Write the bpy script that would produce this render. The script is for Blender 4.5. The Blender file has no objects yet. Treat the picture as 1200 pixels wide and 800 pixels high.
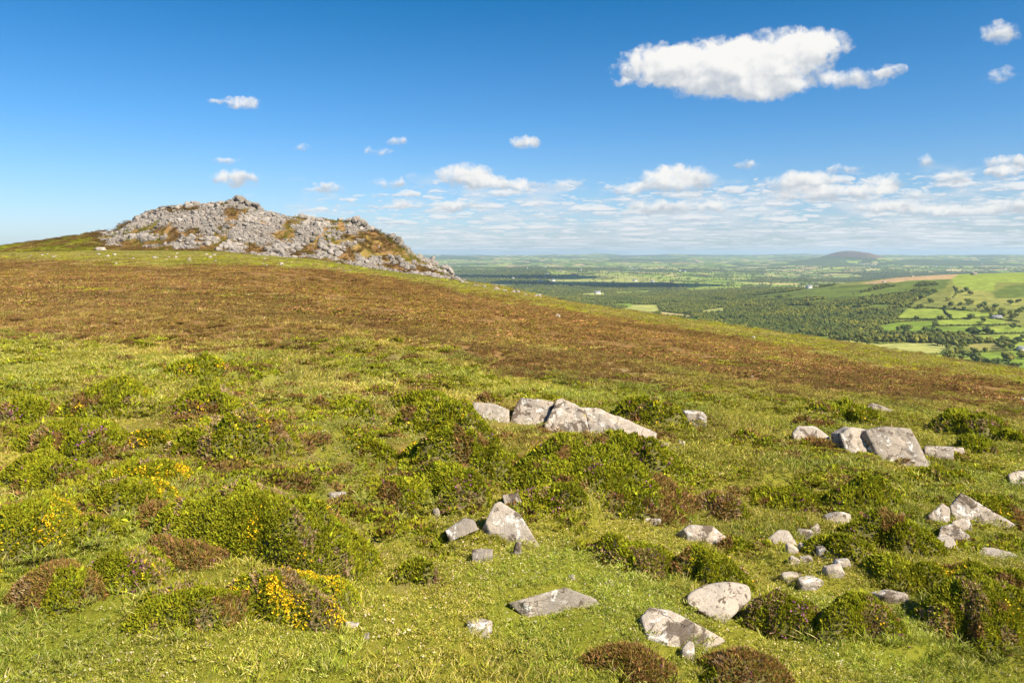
import bpy, bmesh, math
import numpy as np
from mathutils import Vector, Euler

F = 933.0; HV = 298.0; H = 5.0
rng = np.random.default_rng(7)
SC = bpy.context.scene
COL = SC.collection

# ------------------------------------------------------------------ noise
def _h(ix, iy, iz, seed):
    h = (ix.astype(np.int64)*374761393 + iy.astype(np.int64)*668265263 + iz.astype(np.int64)*2147483647 + seed*1274126177) & 0xffffffff
    h = ((h ^ (h >> 13))*1274126177) & 0xffffffff
    h = ((h ^ (h >> 16))*2246822519) & 0xffffffff
    h = h ^ (h >> 15)
    return (h & 0xffffff)/float(0xffffff)
def vn2(x, y, seed=0):
    x = np.asarray(x, float); y = np.asarray(y, float)
    ix = np.floor(x); iy = np.floor(y); fx = x-ix; fy = y-iy
    fx = fx*fx*fx*(fx*(fx*6-15)+10); fy = fy*fy*fy*(fy*(fy*6-15)+10)
    z = np.zeros_like(ix)
    a = _h(ix, iy, z, seed); b = _h(ix+1, iy, z, seed); c = _h(ix, iy+1, z, seed); d = _h(ix+1, iy+1, z, seed)
    return (a+(b-a)*fx)*(1-fy) + (c+(d-c)*fx)*fy
def fbm2(x, y, oct=4, seed=0, gain=.5):
    s = 0; a = 1; t = 0
    for o in range(oct):
        ca, sa = math.cos(o*1.3), math.sin(o*1.3)
        s = s + a*vn2((x*ca-y*sa)*2**o+o*17.3, (x*sa+y*ca)*2**o-o*9.1, seed+o); t += a; a *= gain
    return s/t-.5
def vn3(p, seed=0):
    i = np.floor(p); f = p-i; f = f*f*(3-2*f)
    r = 0
    for dx in (0, 1):
        for dy in (0, 1):
            for dz in (0, 1):
                w = (f[:, 0] if dx else 1-f[:, 0])*(f[:, 1] if dy else 1-f[:, 1])*(f[:, 2] if dz else 1-f[:, 2])
                r = r + w*_h(i[:, 0]+dx, i[:, 1]+dy, i[:, 2]+dz, seed)
    return r
def fbm3(p, oct=4, seed=0, gain=.5):
    s = 0; a = 1; t = 0
    for o in range(oct):
        s = s + a*vn3(p*2.03**o+o*7.7, seed+o); t += a; a *= gain
    return s/t-.5
def sst(a, b, x):
    t = np.clip((x-a)/(b-a), 0, 1); return t*t*(3-2*t)

# ------------------------------------------------------------------ terrain
def smooth_tab(us, vs, k=25):
    g = np.arange(-400, 1601, 2.0); t = np.interp(g, us, vs)
    w = np.hanning(k*2+1); w /= w.sum()
    p = np.pad(t, k, mode='edge'); return g, np.convolve(p, w, 'valid')
DU = ([-400, 440, 520, 600, 700, 900, 1200, 1600], [372, 372, 350, 300, 255, 215, 180, 160])
LV = ([-400, -200, 0, 120, 250, 360, 420, 480, 535, 560, 640, 720, 860, 1000, 1200, 1600],
      [300, 299, 297, 293, 295, 304, 313, 321, 329.5, 333.5, 349, 363, 384.5, 402.5, 433, 480])
CV = ([-400, -200, 0, 60, 110, 135, 150, 190, 240, 275, 300, 330, 400, 418, 440, 460, 475, 490, 505, 520, 532, 548, 600],
      [320, 306, 289.5, 281, 272, 268, 259, 245, 240, 238, 245, 254, 258, 261, 270, 281, 290, 300, 306, 314, 323, 333, 342])
gD = smooth_tab(*DU); gL = smooth_tab(*LV, k=20); gC = smooth_tab(*CV, k=3); gC = (gC[0], gC[1]+1.6*((gC[0] > 120) & (gC[0] < 545)))
Dk = np.interp(gD[0], [-400, 500, 600, 1600], [330, 330, 290, 0]); Dk = np.where(gD[0] < 600, Dk, gD[1])
Kt = (gL[1]-HV)/F - H/Dk
w_ = np.hanning(41); w_ /= w_.sum(); Kt = np.convolve(np.pad(Kt, 20, mode='edge'), w_, 'valid')

VY = np.log(np.array([500, 900, 1250, 1600, 2000, 2400, 2900, 3500, 4500, 6000, 8000, 11000, 15000, 20000, 28000, 46000.]))
VU = np.array([-400, 300, 600, 750, 850, 950, 1050, 1130, 1200, 1500.])
VT = np.array([
 [520, 430, 395, 378, 366, 358, 350, 344, 337, 328, 321, 313, 307, 302, 299.0, 303],
 [520, 430, 395, 378, 366, 358, 350, 344, 337, 328, 320, 313, 307, 302, 299.0, 303],
 [520, 430, 395, 379, 369, 361, 353, 346, 339, 329, 320, 312, 307, 302, 299.2, 303],
 [520, 440, 402, 386, 374, 364, 355, 348, 340, 330, 321, 313, 307, 302, 299.2, 303],
 [530, 455, 408, 390, 375, 362, 350, 342, 337, 331, 322, 314, 307, 302, 299.0, 303],
 [540, 465, 414, 393, 371, 352, 335, 337, 338, 332, 323, 314, 307, 302, 299.0, 303],
 [545, 470, 417, 391, 362, 338, 321, 343, 343, 334, 323, 314, 307, 302, 299.2, 303],
 [550, 472, 419, 388, 354, 329, 317.5, 344, 345, 335, 323, 314, 306, 301, 299.0, 303],
 [550, 473, 420, 386, 350, 326, 317, 344, 345, 335, 323, 314, 305, 300, 298.8, 303],
 [550, 473, 420, 386, 350, 326, 317, 344, 345, 335, 323, 314, 305, 300, 298.8, 303]])
# fine regular table, smoothed, bilinear lookup
_gu = np.arange(-400, 1501, 10.0); _gy = np.linspace(VY[0], VY[-1], 260)
_t = np.array([np.interp(_gy, VY, r) for r in VT])
_t = np.array([np.interp(_gu, VU, _t[:, j]) for j in range(len(_gy))]).T
def _sm(a, k, ax):
    w = np.hanning(2*k+1); w /= w.sum()
    return np.apply_along_axis(lambda r: np.convolve(np.pad(r, k, mode='edge'), w, 'valid'), ax, a)
VTAB = _sm(_sm(_t, 4, 1), 6, 0)
def vlook(u, ly):
    a = np.clip((u-_gu[0])/10.0, 0, len(_gu)-1.001); b = np.clip((ly-_gy[0])/(_gy[1]-_gy[0]), 0, len(_gy)-1.001)
    i = a.astype(int); j = b.astype(int); fa = a-i; fb = b-j
    return (VTAB[i, j]*(1-fa)+VTAB[i+1, j]*fa)*(1-fb)+(VTAB[i, j+1]*(1-fa)+VTAB[i+1, j+1]*fa)*fb

def gz(x, y, detail=True):
    x = np.asarray(x, float); y = np.asarray(y, float)
    ye = np.where(y > 6, y, 6*np.exp((np.minimum(y, 6)-6)/6))
    X = np.clip(x/ye, -1.05, .95); u = 600+F*X
    k = np.interp(u, gL[0], Kt)
    z = -H - ye*k
    # tor mound
    zc = -(np.interp(u, gC[0], gC[1])-HV)/F*372
    zcone = -H-372*k
    M = np.maximum(zc-zcone, 0)*sst(600, 540, u)
    z = z + M*sst(326, 374, ye)
    D = np.interp(u, gD[0], gD[1])
    over = np.maximum(ye-D, 0)
    z = z - over**2/(330+over*1.2)
    r = np.hypot(x, y)
    yv = np.maximum(y, r*.35); uv = 600+F*np.clip(x/np.maximum(yv, 1), -1.05, .95)
    zv = -(vlook(uv, np.log(np.maximum(yv, 500)))-HV)/F*yv
    amp = np.interp(np.log(np.maximum(r, 1)), np.log([600, 1500, 4000, 9000, 16000, 30000, 46000]), [1, 4, 14, 34, 60, 90, 90])
    zv = zv + amp*2.0*fbm2(x/1500+3.1, y/1500+7, 4, 11) + amp*1.0*fbm2(x/5200+1, y/5200, 2, 12)
    # distant heather-topped hill
    gx = (x-5930)/235.; gy = (y-14000)/1500.
    zv = zv + 135*np.exp(-(gx**2+gy**2)) + 60*np.exp(-((x-6400)/1500.)**2-gy**2) + 40*np.exp(-((x-4900)/1200.)**2-gy**2)
    b = sst(430, 640, np.maximum(yv, ye))
    z = z*(1-b)+zv*b
    if detail:
        near = sst(90, 30, r)
        mid = sst(600, 300, r)
        z = z + mid*(.42*fbm2(x/7, y/7, 3, 1)*sst(3, 14, r) + .28*near*fbm2(x/1.7, y/1.7, 3, 2)) + mid*1.6*fbm2(x/38, y/38, 2, 3)*sst(30, 120, r)
        gm = sst(-.02, .26, fbm2(x/3.4, y/3.4, 4, 210)+.10)*sst(9, 13, r)*sst(70, 40, r); z = z+.30*gm*mid*(.4+1.2*vn2(x/1.5, y/1.5, 8))
        rk = M/20*sst(326, 345, ye)*mid
        z = z + rk*(3.6*fbm2(x/10, y/8, 3, 5)+2.0*np.abs(fbm2(x/5, y/4, 3, 6)))
    return z
def uvof(x, y, z): return 600+F*x/y, HV-F*z/y
_ys = np.exp(np.linspace(math.log(6.5), math.log(600), 700))
_yl = np.exp(np.linspace(math.log(650), math.log(30000), 900))
def hit(u, v, far=False):
    ys = _yl if far else _ys
    x = (u-600)/F*ys; z = gz(x, ys, detail=True)
    vv = HV-F*z/ys
    idx = np.nonzero(vv <= v)[0]
    i = idx[0] if len(idx) else int(np.argmin(vv))
    return float(x[i]), float(ys[i]), float(z[i])

# ------------------------------------------------------------------ mesh helpers
def fast_mesh(name, V, faces, mats=(), cols=None, smooth=False, matidx=None):
    """faces: (N,3) or (N,4) int array; cols: dict name -> (nv,3)"""
    me = bpy.data.meshes.new(name)
    V = np.asarray(V, np.float32); faces = np.asarray(faces, np.int32); k = faces.shape[1]; n = len(faces)
    me.vertices.add(len(V)); me.vertices.foreach_set('co', V.ravel())
    me.loops.add(n*k); me.loops.foreach_set('vertex_index', faces.ravel())
    me.polygons.add(n); me.polygons.foreach_set('loop_start', np.arange(n, dtype=np.int32)*k)
    me.polygons.foreach_set('loop_total', np.full(n, k, np.int32))
    if smooth: me.polygons.foreach_set('use_smooth', np.ones(n, bool))
    if matidx is not None: me.polygons.foreach_set('material_index', np.asarray(matidx, np.int32))
    me.update(calc_edges=True)
    for nm, c in (cols or {}).items():
        a = me.attributes.new(nm, 'FLOAT_COLOR', 'POINT')
        d = np.ones((len(V), 4), np.float32); d[:, :c.shape[1]] = c; a.data.foreach_set('color', d.ravel())
    for m in mats: me.materials.append(m)
    return me
def link(o, parent=None):
    COL.objects.link(o)
    if parent is not None: o.parent = parent
    return o
def obj(name, me, parent=None, loc=None):
    o = bpy.data.objects.new(name, me); link(o, parent)
    if loc is not None: o.location = loc
    return o
def tag(o, label, cat, group=None, kind=None):
    o['label'] = label; o['category'] = cat
    if group: o['group'] = group
    if kind: o['kind'] = kind
    return o
def empty(name, loc, label, cat, group=None, rz=0, sc=1):
    o = bpy.data.objects.new(name, None); COL.objects.link(o); o.location = loc; o.rotation_euler = (0, 0, rz)
    o.scale = (sc,)*3 if not hasattr(sc, '__len__') else sc
    o.empty_display_size = .2
    return tag(o, label, cat, group)

# ------------------------------------------------------------------ material helpers
class NT:
    def __init__(s, nt): s.nt = nt; nt.nodes.clear()
    def n(s, t, **k):
        nd = s.nt.nodes.new(t)
        for a, b in k.items():
            if a == 'ins':
                for kk, vv in b.items():
                    s.set(nd.inputs[kk], vv)
            else: setattr(nd, a, b)
        return nd
    def set(s, sock, v):
        if isinstance(v, bpy.types.NodeSocket): s.nt.links.new(v, sock)
        else: sock.default_value = v
    def m(s, op, a, b=0.0, c=None, clamp=False):
        nd = s.n('ShaderNodeMath', operation=op); nd.use_clamp = clamp
        s.set(nd.inputs[0], a); s.set(nd.inputs[1], b)
        if c is not None: s.set(nd.inputs[2], c)
        return nd.outputs[0]
    def vm(s, op, a, b=None, sc=None):
        nd = s.n('ShaderNodeVectorMath', operation=op); s.set(nd.inputs[0], a)
        if b is not None: s.set(nd.inputs[1], b)
        if sc is not None: s.set(nd.inputs['Scale'], sc)
        return nd.outputs['Value' if op in ('LENGTH', 'DOT_PRODUCT') else 'Vector']
    def mix(s, f, a, b, bt='MIX'):
        nd = s.n('ShaderNodeMix', data_type='RGBA', blend_type=bt); s.set(nd.inputs[0], f)
        for i, c in ((6, a), (7, b)):
            if not isinstance(c, bpy.types.NodeSocket) and len(c) == 3: c = (*c, 1)
            s.set(nd.inputs[i], c)
        return nd.outputs[2]
    def noise(s, vec, scale, detail=4, rough=.55, dist=0.0, out='Fac'):
        nd = s.n('ShaderNodeTexNoise'); 
        if vec is not None: s.set(nd.inputs['Vector'], vec)
        s.set(nd.inputs['Scale'], scale); s.set(nd.inputs['Detail'], detail); s.set(nd.inputs['Roughness'], rough); s.set(nd.inputs['Distortion'], dist)
        return nd.outputs[0 if out == 'Fac' else 1]
    def step(s, x, a, b):
        nd = s.n('ShaderNodeMapRange', interpolation_type='SMOOTHSTEP'); s.set(nd.inputs[0], x); s.set(nd.inputs[1], a); s.set(nd.inputs[2], b)
        return nd.outputs[0]
    def attr(s, name, t='GEOMETRY'):
        nd = s.n('ShaderNodeAttribute', attribute_type=t, attribute_name=name); return nd.outputs['Color']
    def sep(s, c):
        nd = s.n('ShaderNodeSeparateColor'); s.set(nd.inputs[0], c); return nd.outputs
    def pos(s): return s.n('ShaderNodeNewGeometry').outputs['Position']
    def out(s, color, rough=.9, bump=None, bstr=.3, bdist=.02, spec=.15, trans=0.0, volume=None):
        p = s.n('ShaderNodeBsdfPrincipled'); s.set(p.inputs['Base Color'], color if isinstance(color, bpy.types.NodeSocket) else (*color, 1))
        s.set(p.inputs['Roughness'], rough); s.set(p.inputs['Specular IOR Level'], spec)
        if bump is not None:
            b = s.n('ShaderNodeBump'); s.set(b.inputs['Height'], bump); s.set(b.inputs['Strength'], bstr); s.set(b.inputs['Distance'], bdist)
            s.nt.links.new(b.outputs[0], p.inputs['Normal'])
        sh = p.outputs[0]
        if trans > 0:
            tr = s.n('ShaderNodeBsdfTranslucent'); s.set(tr.inputs[0], color)
            mx = s.n('ShaderNodeMixShader'); s.set(mx.inputs[0], trans); s.nt.links.new(sh, mx.inputs[1]); s.nt.links.new(tr.outputs[0], mx.inputs[2]); sh = mx.outputs[0]
        o = s.n('ShaderNodeOutputMaterial'); s.nt.links.new(sh, o.inputs[0])
def mat(name):
    m = bpy.data.materials.new(name); m.use_nodes = True; return m, NT(m.node_tree)

# ------------------------------------------------------------------ palette (linear albedo)
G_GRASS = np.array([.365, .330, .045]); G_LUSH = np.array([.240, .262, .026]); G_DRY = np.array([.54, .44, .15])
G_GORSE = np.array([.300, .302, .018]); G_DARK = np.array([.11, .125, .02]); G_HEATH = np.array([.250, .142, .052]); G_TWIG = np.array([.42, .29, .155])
G_HEATHG = np.array([.25, .20, .034]); G_EARTH = np.array([.34, .26, .12])

# leaf material: everything comes from the per-leaf plant colour
def leaf_mat(name, trans=.25):
    m, t = mat(name)
    c = t.attr('col'); 
    t.out(c, .75, spec=.12, trans=trans); return m
M_LEAF = leaf_mat('leaf_blades', .35)
def inst_leaf_mat(name):
    m, t = mat(name)
    c = t.mix(1.0, t.attr('col'), t.attr('tint', 'INSTANCER'), 'MULTIPLY')
    t.out(c, .75, spec=.12, trans=.25); return m
M_ILEAF = inst_leaf_mat('cover_blades')

def rock_mat(name, base=(.47, .405, .345), lichen=.5, dark=.5, scale=1.0):
    m, t = mat(name)
    co = t.n('ShaderNodeTexCoord').outputs['Object']
    oi = t.n('ShaderNodeObjectInfo').outputs['Random']
    off = t.vm('ADD', co, t.n('ShaderNodeCombineXYZ', ins={0: t.m('MULTIPLY', oi, 37.0), 1: t.m('MULTIPLY', oi, 19.0), 2: 0.0}).outputs[0])
    n1 = t.noise(off, 1.3*scale, 6, .62); n2 = t.noise(off, 9*scale, 6, .7); n3 = t.noise(off, 40*scale, 4, .7)
    b = np.array(base); vr_ = t.n('ShaderNodeMapRange', ins={0: oi, 3: .72, 4: 1.15}).outputs[0]
    c = t.mix(t.step(n1, .35, .65), tuple(b*.78), tuple(b*np.array([1.08, 1.04, .98])))
    c = t.mix(t.m('MULTIPLY', t.step(n2, .42, .75), .45), c, tuple(b*.42))
    c = t.vm('SCALE', c, sc=vr_)
    if name == 'tor_rock': c = t.mix(t.m('MULTIPLY', t.step(t.noise(t.pos(), .09, 5, .65), .48, .62), .5), c, (.20, .165, .13))
    # pale lichen
    l = t.step(t.m('ADD', t.noise(off, 4.6*scale, 5, .66, .6), t.m('MULTIPLY', n3, .12)), .70-.06*lichen, .74-.06*lichen)
    c = t.mix(t.m('MULTIPLY', l, .8), c, (.66, .64, .60))
    # dark brown lichen / moss
    d = t.step(t.noise(t.vm('ADD', off, (7.3, 2.1, 4.4)), 2.2*scale, 6, .68, .4), .635-.07*dark, .68-.07*dark)
    c = t.mix(t.m('MULTIPLY', d, .85), c, (.095, .066, .045))
    y = t.step(t.noise(t.vm('ADD', off, (1.3, 8.1, 2.4)), 3.5*scale, 4, .6), .70, .76)
    c = t.mix(t.m('MULTIPLY', y, .6), c, (.40, .31, .08))
    vo = t.n('ShaderNodeTexVoronoi', feature='DISTANCE_TO_EDGE'); t.set(vo.inputs['Vector'], t.vm('ADD', off, t.vm('MULTIPLY', t.noise(off, 2.5*scale, 4, .6, out='Color'), (.5, .5, .5)))); vo.inputs['Scale'].default_value = 1.5*scale
    crk = t.m('MULTIPLY', t.step(vo.outputs['Distance'], .022, .0), t.step(n1, .48, .62)); c = t.mix(t.m('MULTIPLY', crk, .7), c, tuple(b*.25))
    h = t.m('SUBTRACT', t.m('ADD', t.m('MULTIPLY', n2, 1.0), t.m('MULTIPLY', n3, .5)), t.m('MULTIPLY', crk, .8))
    t.out(c, .9, bump=h, bstr=.8, bdist=.05/scale, spec=.2); return m
M_ROCK = rock_mat('lichened_rock', dark=1.1, lichen=.9)
M_ROCK2 = rock_mat('lichened_rock_dark', base=(.45, .385, .325), dark=1.7, lichen=1.3)
M_ROCK3 = rock_mat('spotted_rock', dark=1.5, lichen=-.4, scale=2.2)
M_TOR = rock_mat('tor_rock', base=(.35, .315, .29), scale=.35, dark=.35, lichen=-.3)

# ------------------------------------------------------------------ rocks
_ico = {}
def ico(k):
    if k not in _ico:
        b = bmesh.new(); bmesh.ops.create_icosphere(b, subdivisions=k, radius=1)
        _ico[k] = (np.array([v.co[:] for v in b.verts]), np.array([[v.index for v in f.verts] for f in b.faces])); b.free()
    return _ico[k]
def poly_rock(N, D, ext, k=4, p=22, amp=.05, freq=1.0, seed=0, chip=.0):
    """solid bounded by half-spaces N.x<=D (centre at origin); ext stretches the sampling directions"""
    d, f = ico(k); d = d*np.asarray(ext); d = d/np.linalg.norm(d, axis=1)[:, None]
    g = np.maximum(d@N.T, 0)/D[None, :]
    gm = g.max(1)[:, None]
    r = 1/(gm[:, 0]*((g/gm)**p).sum(1)**(1/p))
    P = d*r[:, None]
    s = min(ext)
    P = P + d*(amp*s*(fbm3(P*freq/s*1.3, 5, seed)*2))[:, None]
    if chip:
        rid = 1-np.abs(fbm3(P*freq/s*.8, 3, seed+31))*6
        P = P - d*(np.clip(rid, 0, 1)**3*chip*s)[:, None]
    return P, f
def random_planes(r, ext, n=10, flat=.0):
    N = r.normal(size=(n, 3)); N /= np.linalg.norm(N, axis=1)[:, None]
    N = np.vstack([N, [[0, 0, 1], [0, 0, -1], [1, 0, 0], [-1, 0, 0], [0, 1, 0], [0, -1, 0]]])
    ext = np.asarray(ext)
    D = np.linalg.norm(N*ext, axis=1)*r.uniform(.68, .98, len(N))
    return N, D
def block_planes(r, ext, tilt=.16):
    ext = np.asarray(ext); N = np.array([[1, 0, 0], [-1, 0, 0], [0, 1, 0], [0, -1, 0], [0, 0, 1], [0, 0, -1.]])+r.normal(0, tilt, (6, 3)); N /= np.linalg.norm(N, axis=1)[:, None]
    D = np.linalg.norm(N*ext, axis=1)*r.uniform(.8, 1.0, 6)
    M_ = r.choice([-1., 1.], (5, 3))*r.uniform(.3, 1, (5, 3)); M_ /= np.linalg.norm(M_, axis=1)[:, None]
    return np.vstack([N, M_]), np.r_[D, np.linalg.norm(M_*ext, axis=1)*r.uniform(.95, 1.3, 5)]
ROCKS = []   # (x, y, rx, ry) footprints: no grass inside
def slab(name, outline, label, group=None, thick=.9, lean=.45, y=None, seed=1, k=5, m=None, amp=.055, sink=.15, dy=0, p=46, chip=.09, turn=0.0, under=None):
    o = np.array(outline, float)
    if name == 'rough_rock': o = (o-[o[:, 0].mean(), o[:, 1].max()])*1.08+[o[:, 0].mean(), o[:, 1].max()]
    under = (name == 'flat_rock' or 'rounded boulder near' in label) if under is None else under
    ub = o[:, 0].mean(); vb = o[:, 1].max()
    if y is None: y = hit(ub, vb)[1]*(.95 if 'alone on the brown' in label else .965 if 'one white lichen spot' in label else .985)
    y = y+dy
    s = y/F
    X = (o[:, 0]-600)*s; Z = -(o[:, 1]-HV)*s; zb = -(vb-HV)*s
    c2 = np.array([X.mean(), Z.mean()])
    a = np.arctan2(Z-c2[1], X-c2[0]); i = np.argsort(a); X = X[i]; Z = Z[i]
    N = []; D = []
    tilt = np.array([0, 1.0, -lean]); tilt /= np.linalg.norm(tilt)   # points into the rock
    ray = np.stack([X/y, np.ones(len(X)), Z/y], 1); yy = (y-lean*zb)/(1-lean*ray[:, 2]); P3 = ray*yy[:, None]
    C = P3.mean(0)+tilt*thick*.45
    N.append(-tilt); D.append(float(tilt@(C-P3.mean(0))))
    bk = np.array([0, 1, .25])/math.hypot(1, .25); N.append(bk); D.append(max(thick*.5, float(((P3-C)@bk).max())+.04))
    n = len(X)
    for j in range(n):
        p1 = P3[j]; p2 = P3[(j+1) % n]
        if np.linalg.norm(p2-p1) < 1e-6: continue
        nn = np.cross(p1, p2); nn /= np.linalg.norm(nn)
        if nn@(C-p1) > 0: nn = -nn
        ed_ = p2-p1
        if nn[2] < -.25 and (not under or abs(ed_[2]) < .30*abs(ed_[0])):
            nn = np.cross(p2-p1, np.array([0, -.03, -1.0])); nn /= np.linalg.norm(nn)
            if nn@(C-p1) > 0: nn = -nn
        N.append(nn); D.append(max(nn@(p1-C), .04))
    N.append(np.array([0, 0, -1.])); D.append(max(C[2]-(P3[:, 2].min()-.35), .1))
    N = np.array(N); D = np.array(D); l = np.linalg.norm(N, axis=1); N /= l[:, None]; D /= l
    ext = (max(np.ptp(X)/2, .05), max(np.ptp(P3[:, 1])/2, thick/2, .05), max(np.ptp(P3[:, 2])/2, .1))
    P, fa = poly_rock(N, D, ext, k=k, p=p, amp=amp, seed=seed, chip=chip)
    if turn:
        ca, sa = math.cos(turn), math.sin(turn); P = np.stack([P[:, 0]*ca-P[:, 1]*sa, P[:, 0]*sa+P[:, 1]*ca, P[:, 2]], 1)
    me = fast_mesh(name, P, fa, [m or M_ROCK], smooth=True)
    ob = obj(name, me, loc=tuple(C))
    ROCKS.append((C[0], C[1], ext[0]*.85, ext[1]*.75))
    return tag(ob, label, 'rock', group)
def stone(u, v, w, h, label, group=None, seed=0, name='stone', m=None, k=4, dep=.8, sink=.42, rot=0.):
    """boulder whose visible part spans w x h px with its base at (u, v)"""
    x, y, z = hit(u, v); s = y/F
    rx = w*s/2; rz = h*s/(2*(1-sink))*1.0; ry = min(max(rx*dep, rz*.6), rx*1.2)
    r = np.random.default_rng(seed+int(u)*7+int(v))
    N, D = random_planes(r, (rx, ry, rz))
    P, fa = poly_rock(N, D, (rx, ry, rz), k=k, p=46, amp=.10, seed=seed+int(u), chip=.04)
    P[:, 0] *= rx/np.abs(P[:, 0]).max(); P[:, 2] *= rz/max(P[:, 2].max(), 1e-3)
    me = fast_mesh(name, P, fa, [m or M_ROCK], smooth=True)
    zz = float(gz(x, y+ry*.5)) + rz*(1-2*sink)
    ob = obj(name, me, loc=(x, y+ry*.5, zz)); ob.rotation_euler = (0, rot, 0)
    ROCKS.append((x, y+ry*.5, rx*.65, ry*.6))
    return tag(ob, label, 'rock', group)

OY = hit(660, 512)[1]; PY = hit(1040, 545)[1]
g = 'slabs of the long rock outcrop'
slab('rock_slab', [(550,477),(555,471),(577,472),(597,480),(597,494),(565,495),(550,488)], 'low pale slab at the left end of the long outcrop', g, thick=1.0, lean=.5, seed=3, y=OY+.35)
slab('rock_slab', [(596,499),(604,474),(611,466),(649,470),(649,477),(633,506),(625,510),(597,508)], 'upright block with a dark brown lichen cap, second in the long outcrop', g, thick=1.4, lean=.55, seed=5, k=6, y=OY+.5, m=M_ROCK2)
slab('rock_slab', [(633,509),(652,468),(665,464),(676,474),(685,478),(692,512),(640,511)], 'tallest pointed block with yellow lichen top in the long outcrop', g, thick=1.3, lean=.6, seed=8, k=6, y=OY+.1, m=M_ROCK2)
slab('rock_slab', [(684,479),(706,485),(729,500),(731,522),(692,513)], 'leaning block right of the tallest one in the long outcrop', g, thick=1.1, lean=.6, seed=9, k=6, y=OY)
slab('rock_slab', [(677,477),(700,477),(770,507),(770,523),(742,527),(690,505)], 'long sloping slab tapering down to the right end of the long outcrop', g, thick=1.5, lean=.6, seed=12, k=6, y=OY+.6)
g = 'blocks of the broad split boulder'
slab('boulder', [(978,507),(995,500),(1017,504),(1039,542),(1003,542),(990,532),(980,518)], 'left half of the broad split boulder, dark hollow under its edge', g, thick=1.7, lean=.5, seed=14, k=6, y=PY+.3, turn=.25)
slab('boulder', [(1014,503),(1036,499),(1067,502),(1076,517),(1091,549),(1040,545),(1024,524)], 'right half of the broad split boulder with flat pinkish face', g, thick=1.7, lean=.55, seed=15, k=6, y=PY)
slab('boulder', [(928,507),(935,499),(955,499),(973,512),(973,519),(930,516)], 'low rounded boulder with lichen just left of the broad split boulder', None, thick=1.2, lean=.6, seed=16, m=M_ROCK2)
slab('flat_rock', [(1022,471),(1030,465),(1059,474),(1050,479),(1030,474)], 'flat white rock alone on the brown slope above the broad split boulder', None, thick=1.2, lean=1.2, seed=17)
slab('flat_rock', [(1082,524),(1085,522),(1118,523),(1118,535),(1084,533)], 'long flat-topped rock right of the broad split boulder', None, thick=1.2, lean=.6, seed=18)
slab('flat_rock', [(1114,524),(1129,524),(1132,534),(1126,537),(1118,535)], 'small square rock touching the right end of the long flat-topped rock', None, thick=.9, lean=.5, seed=19)
g = 'rough white rocks in the cluster on the right'
slab('rough_rock', [(1114,594),(1126,580),(1147,592),(1140,602),(1134,611),(1117,612)], 'tallest jagged rock heading the white cluster on the right', g, thick=.9, lean=.45, seed=20, amp=.16, chip=.12, m=M_ROCK2)
slab('rough_rock', [(1088,604),(1104,591),(1112,596),(1112,611),(1100,612),(1090,608)], 'pale wedge rock left of the tallest jagged rock of the cluster', g, thick=.7, lean=.5, seed=21, amp=.12, chip=.08)
slab('rough_rock', [(1116,612),(1135,605),(1137,615),(1128,621),(1117,618)], 'small lichened rock below the tallest jagged rock of the cluster', g, thick=.5, lean=.6, seed=22, amp=.12)
slab('rough_rock', [(1103,618),(1117,614),(1130,624),(1124,632),(1100,630)], 'flattened rock in the lower half of the white cluster', g, thick=.6, lean=.9, seed=23, amp=.12, m=M_ROCK2)
slab('rough_rock', [(1098,630),(1112,628),(1120,638),(1116,642),(1104,638)], 'small white rock, lower left end of the white cluster', g, thick=.5, lean=.7, seed=24, amp=.12)
slab('rough_rock', [(1116,632),(1129,632),(1132,644),(1122,646)], 'small grey rock, lowest of the white cluster', g, thick=.5, lean=.7, seed=25, amp=.1)
slab('boulder', [(1181,556),(1190,552),(1215,551),(1220,572),(1200,571),(1182,562)], 'pale boulder cut by the right frame edge above the white cluster', None, thick=.9, lean=.6, seed=26, amp=.1)
slab('boulder', [(569,611),(579,590),(586,587),(609,602),(621,621),(600,630),(573,622)], 'grey pyramid-shaped boulder standing in the grass below the long outcrop', None, thick=.8, lean=.55, seed=27, k=6, chip=.03, amp=.035)
slab('boulder', [(588,580),(607,577),(613,592),(607,599),(591,592)], 'small angular boulder leaning behind the pyramid-shaped boulder', None, thick=.5, lean=.4, seed=28, dy=-.2, amp=.09)
slab('boulder', [(521,621),(544,606),(556,609),(560,619),(536,629),(524,628)], 'low boulder with white lichen left of the pyramid-shaped boulder', None, under=True, thick=.6, lean=.9, seed=29, m=M_ROCK2, amp=.08)
slab('flat_rock', [(575,688),(610,679),(632,677),(657,686),(640,695),(608,704),(585,697)], 'flat grey rock with one white lichen spot, set in short grass', None, thick=.55, lean=2.4, seed=30, k=6, sink=.05, amp=.04)
slab('flat_rock', [(751,722),(760,711),(787,715),(815,730),(800,744),(785,752),(758,747)], 'flat rock blotched with dark lichen below the rounded boulder', None, thick=.5, lean=2.2, seed=31, k=6, under=False, m=M_ROCK2, sink=.05)
slab('boulder', [(804,697),(820,686),(850,680),(878,685),(881,702),(857,724),(832,724),(805,708)], 'largest rounded boulder near the bottom, grey with dark lichen spots', None, thick=.75, lean=.9, seed=32, k=6, p=16, amp=.06, chip=.03, sink=.05, m=M_ROCK3)
slab('boulder', [(801,619),(808,614),(835,616),(852,630),(849,635),(805,626)], 'long low boulder above the yellow-flecked bush', None, thick=.5, lean=.9, seed=33, m=M_ROCK2)
slab('boulder', [(899,631),(912,620),(924,621),(930,631),(920,641),(905,637)], 'domed grey boulder at the left of the stone scatter', None, thick=.5, lean=.8, seed=34, p=12, chip=.02)
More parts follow.
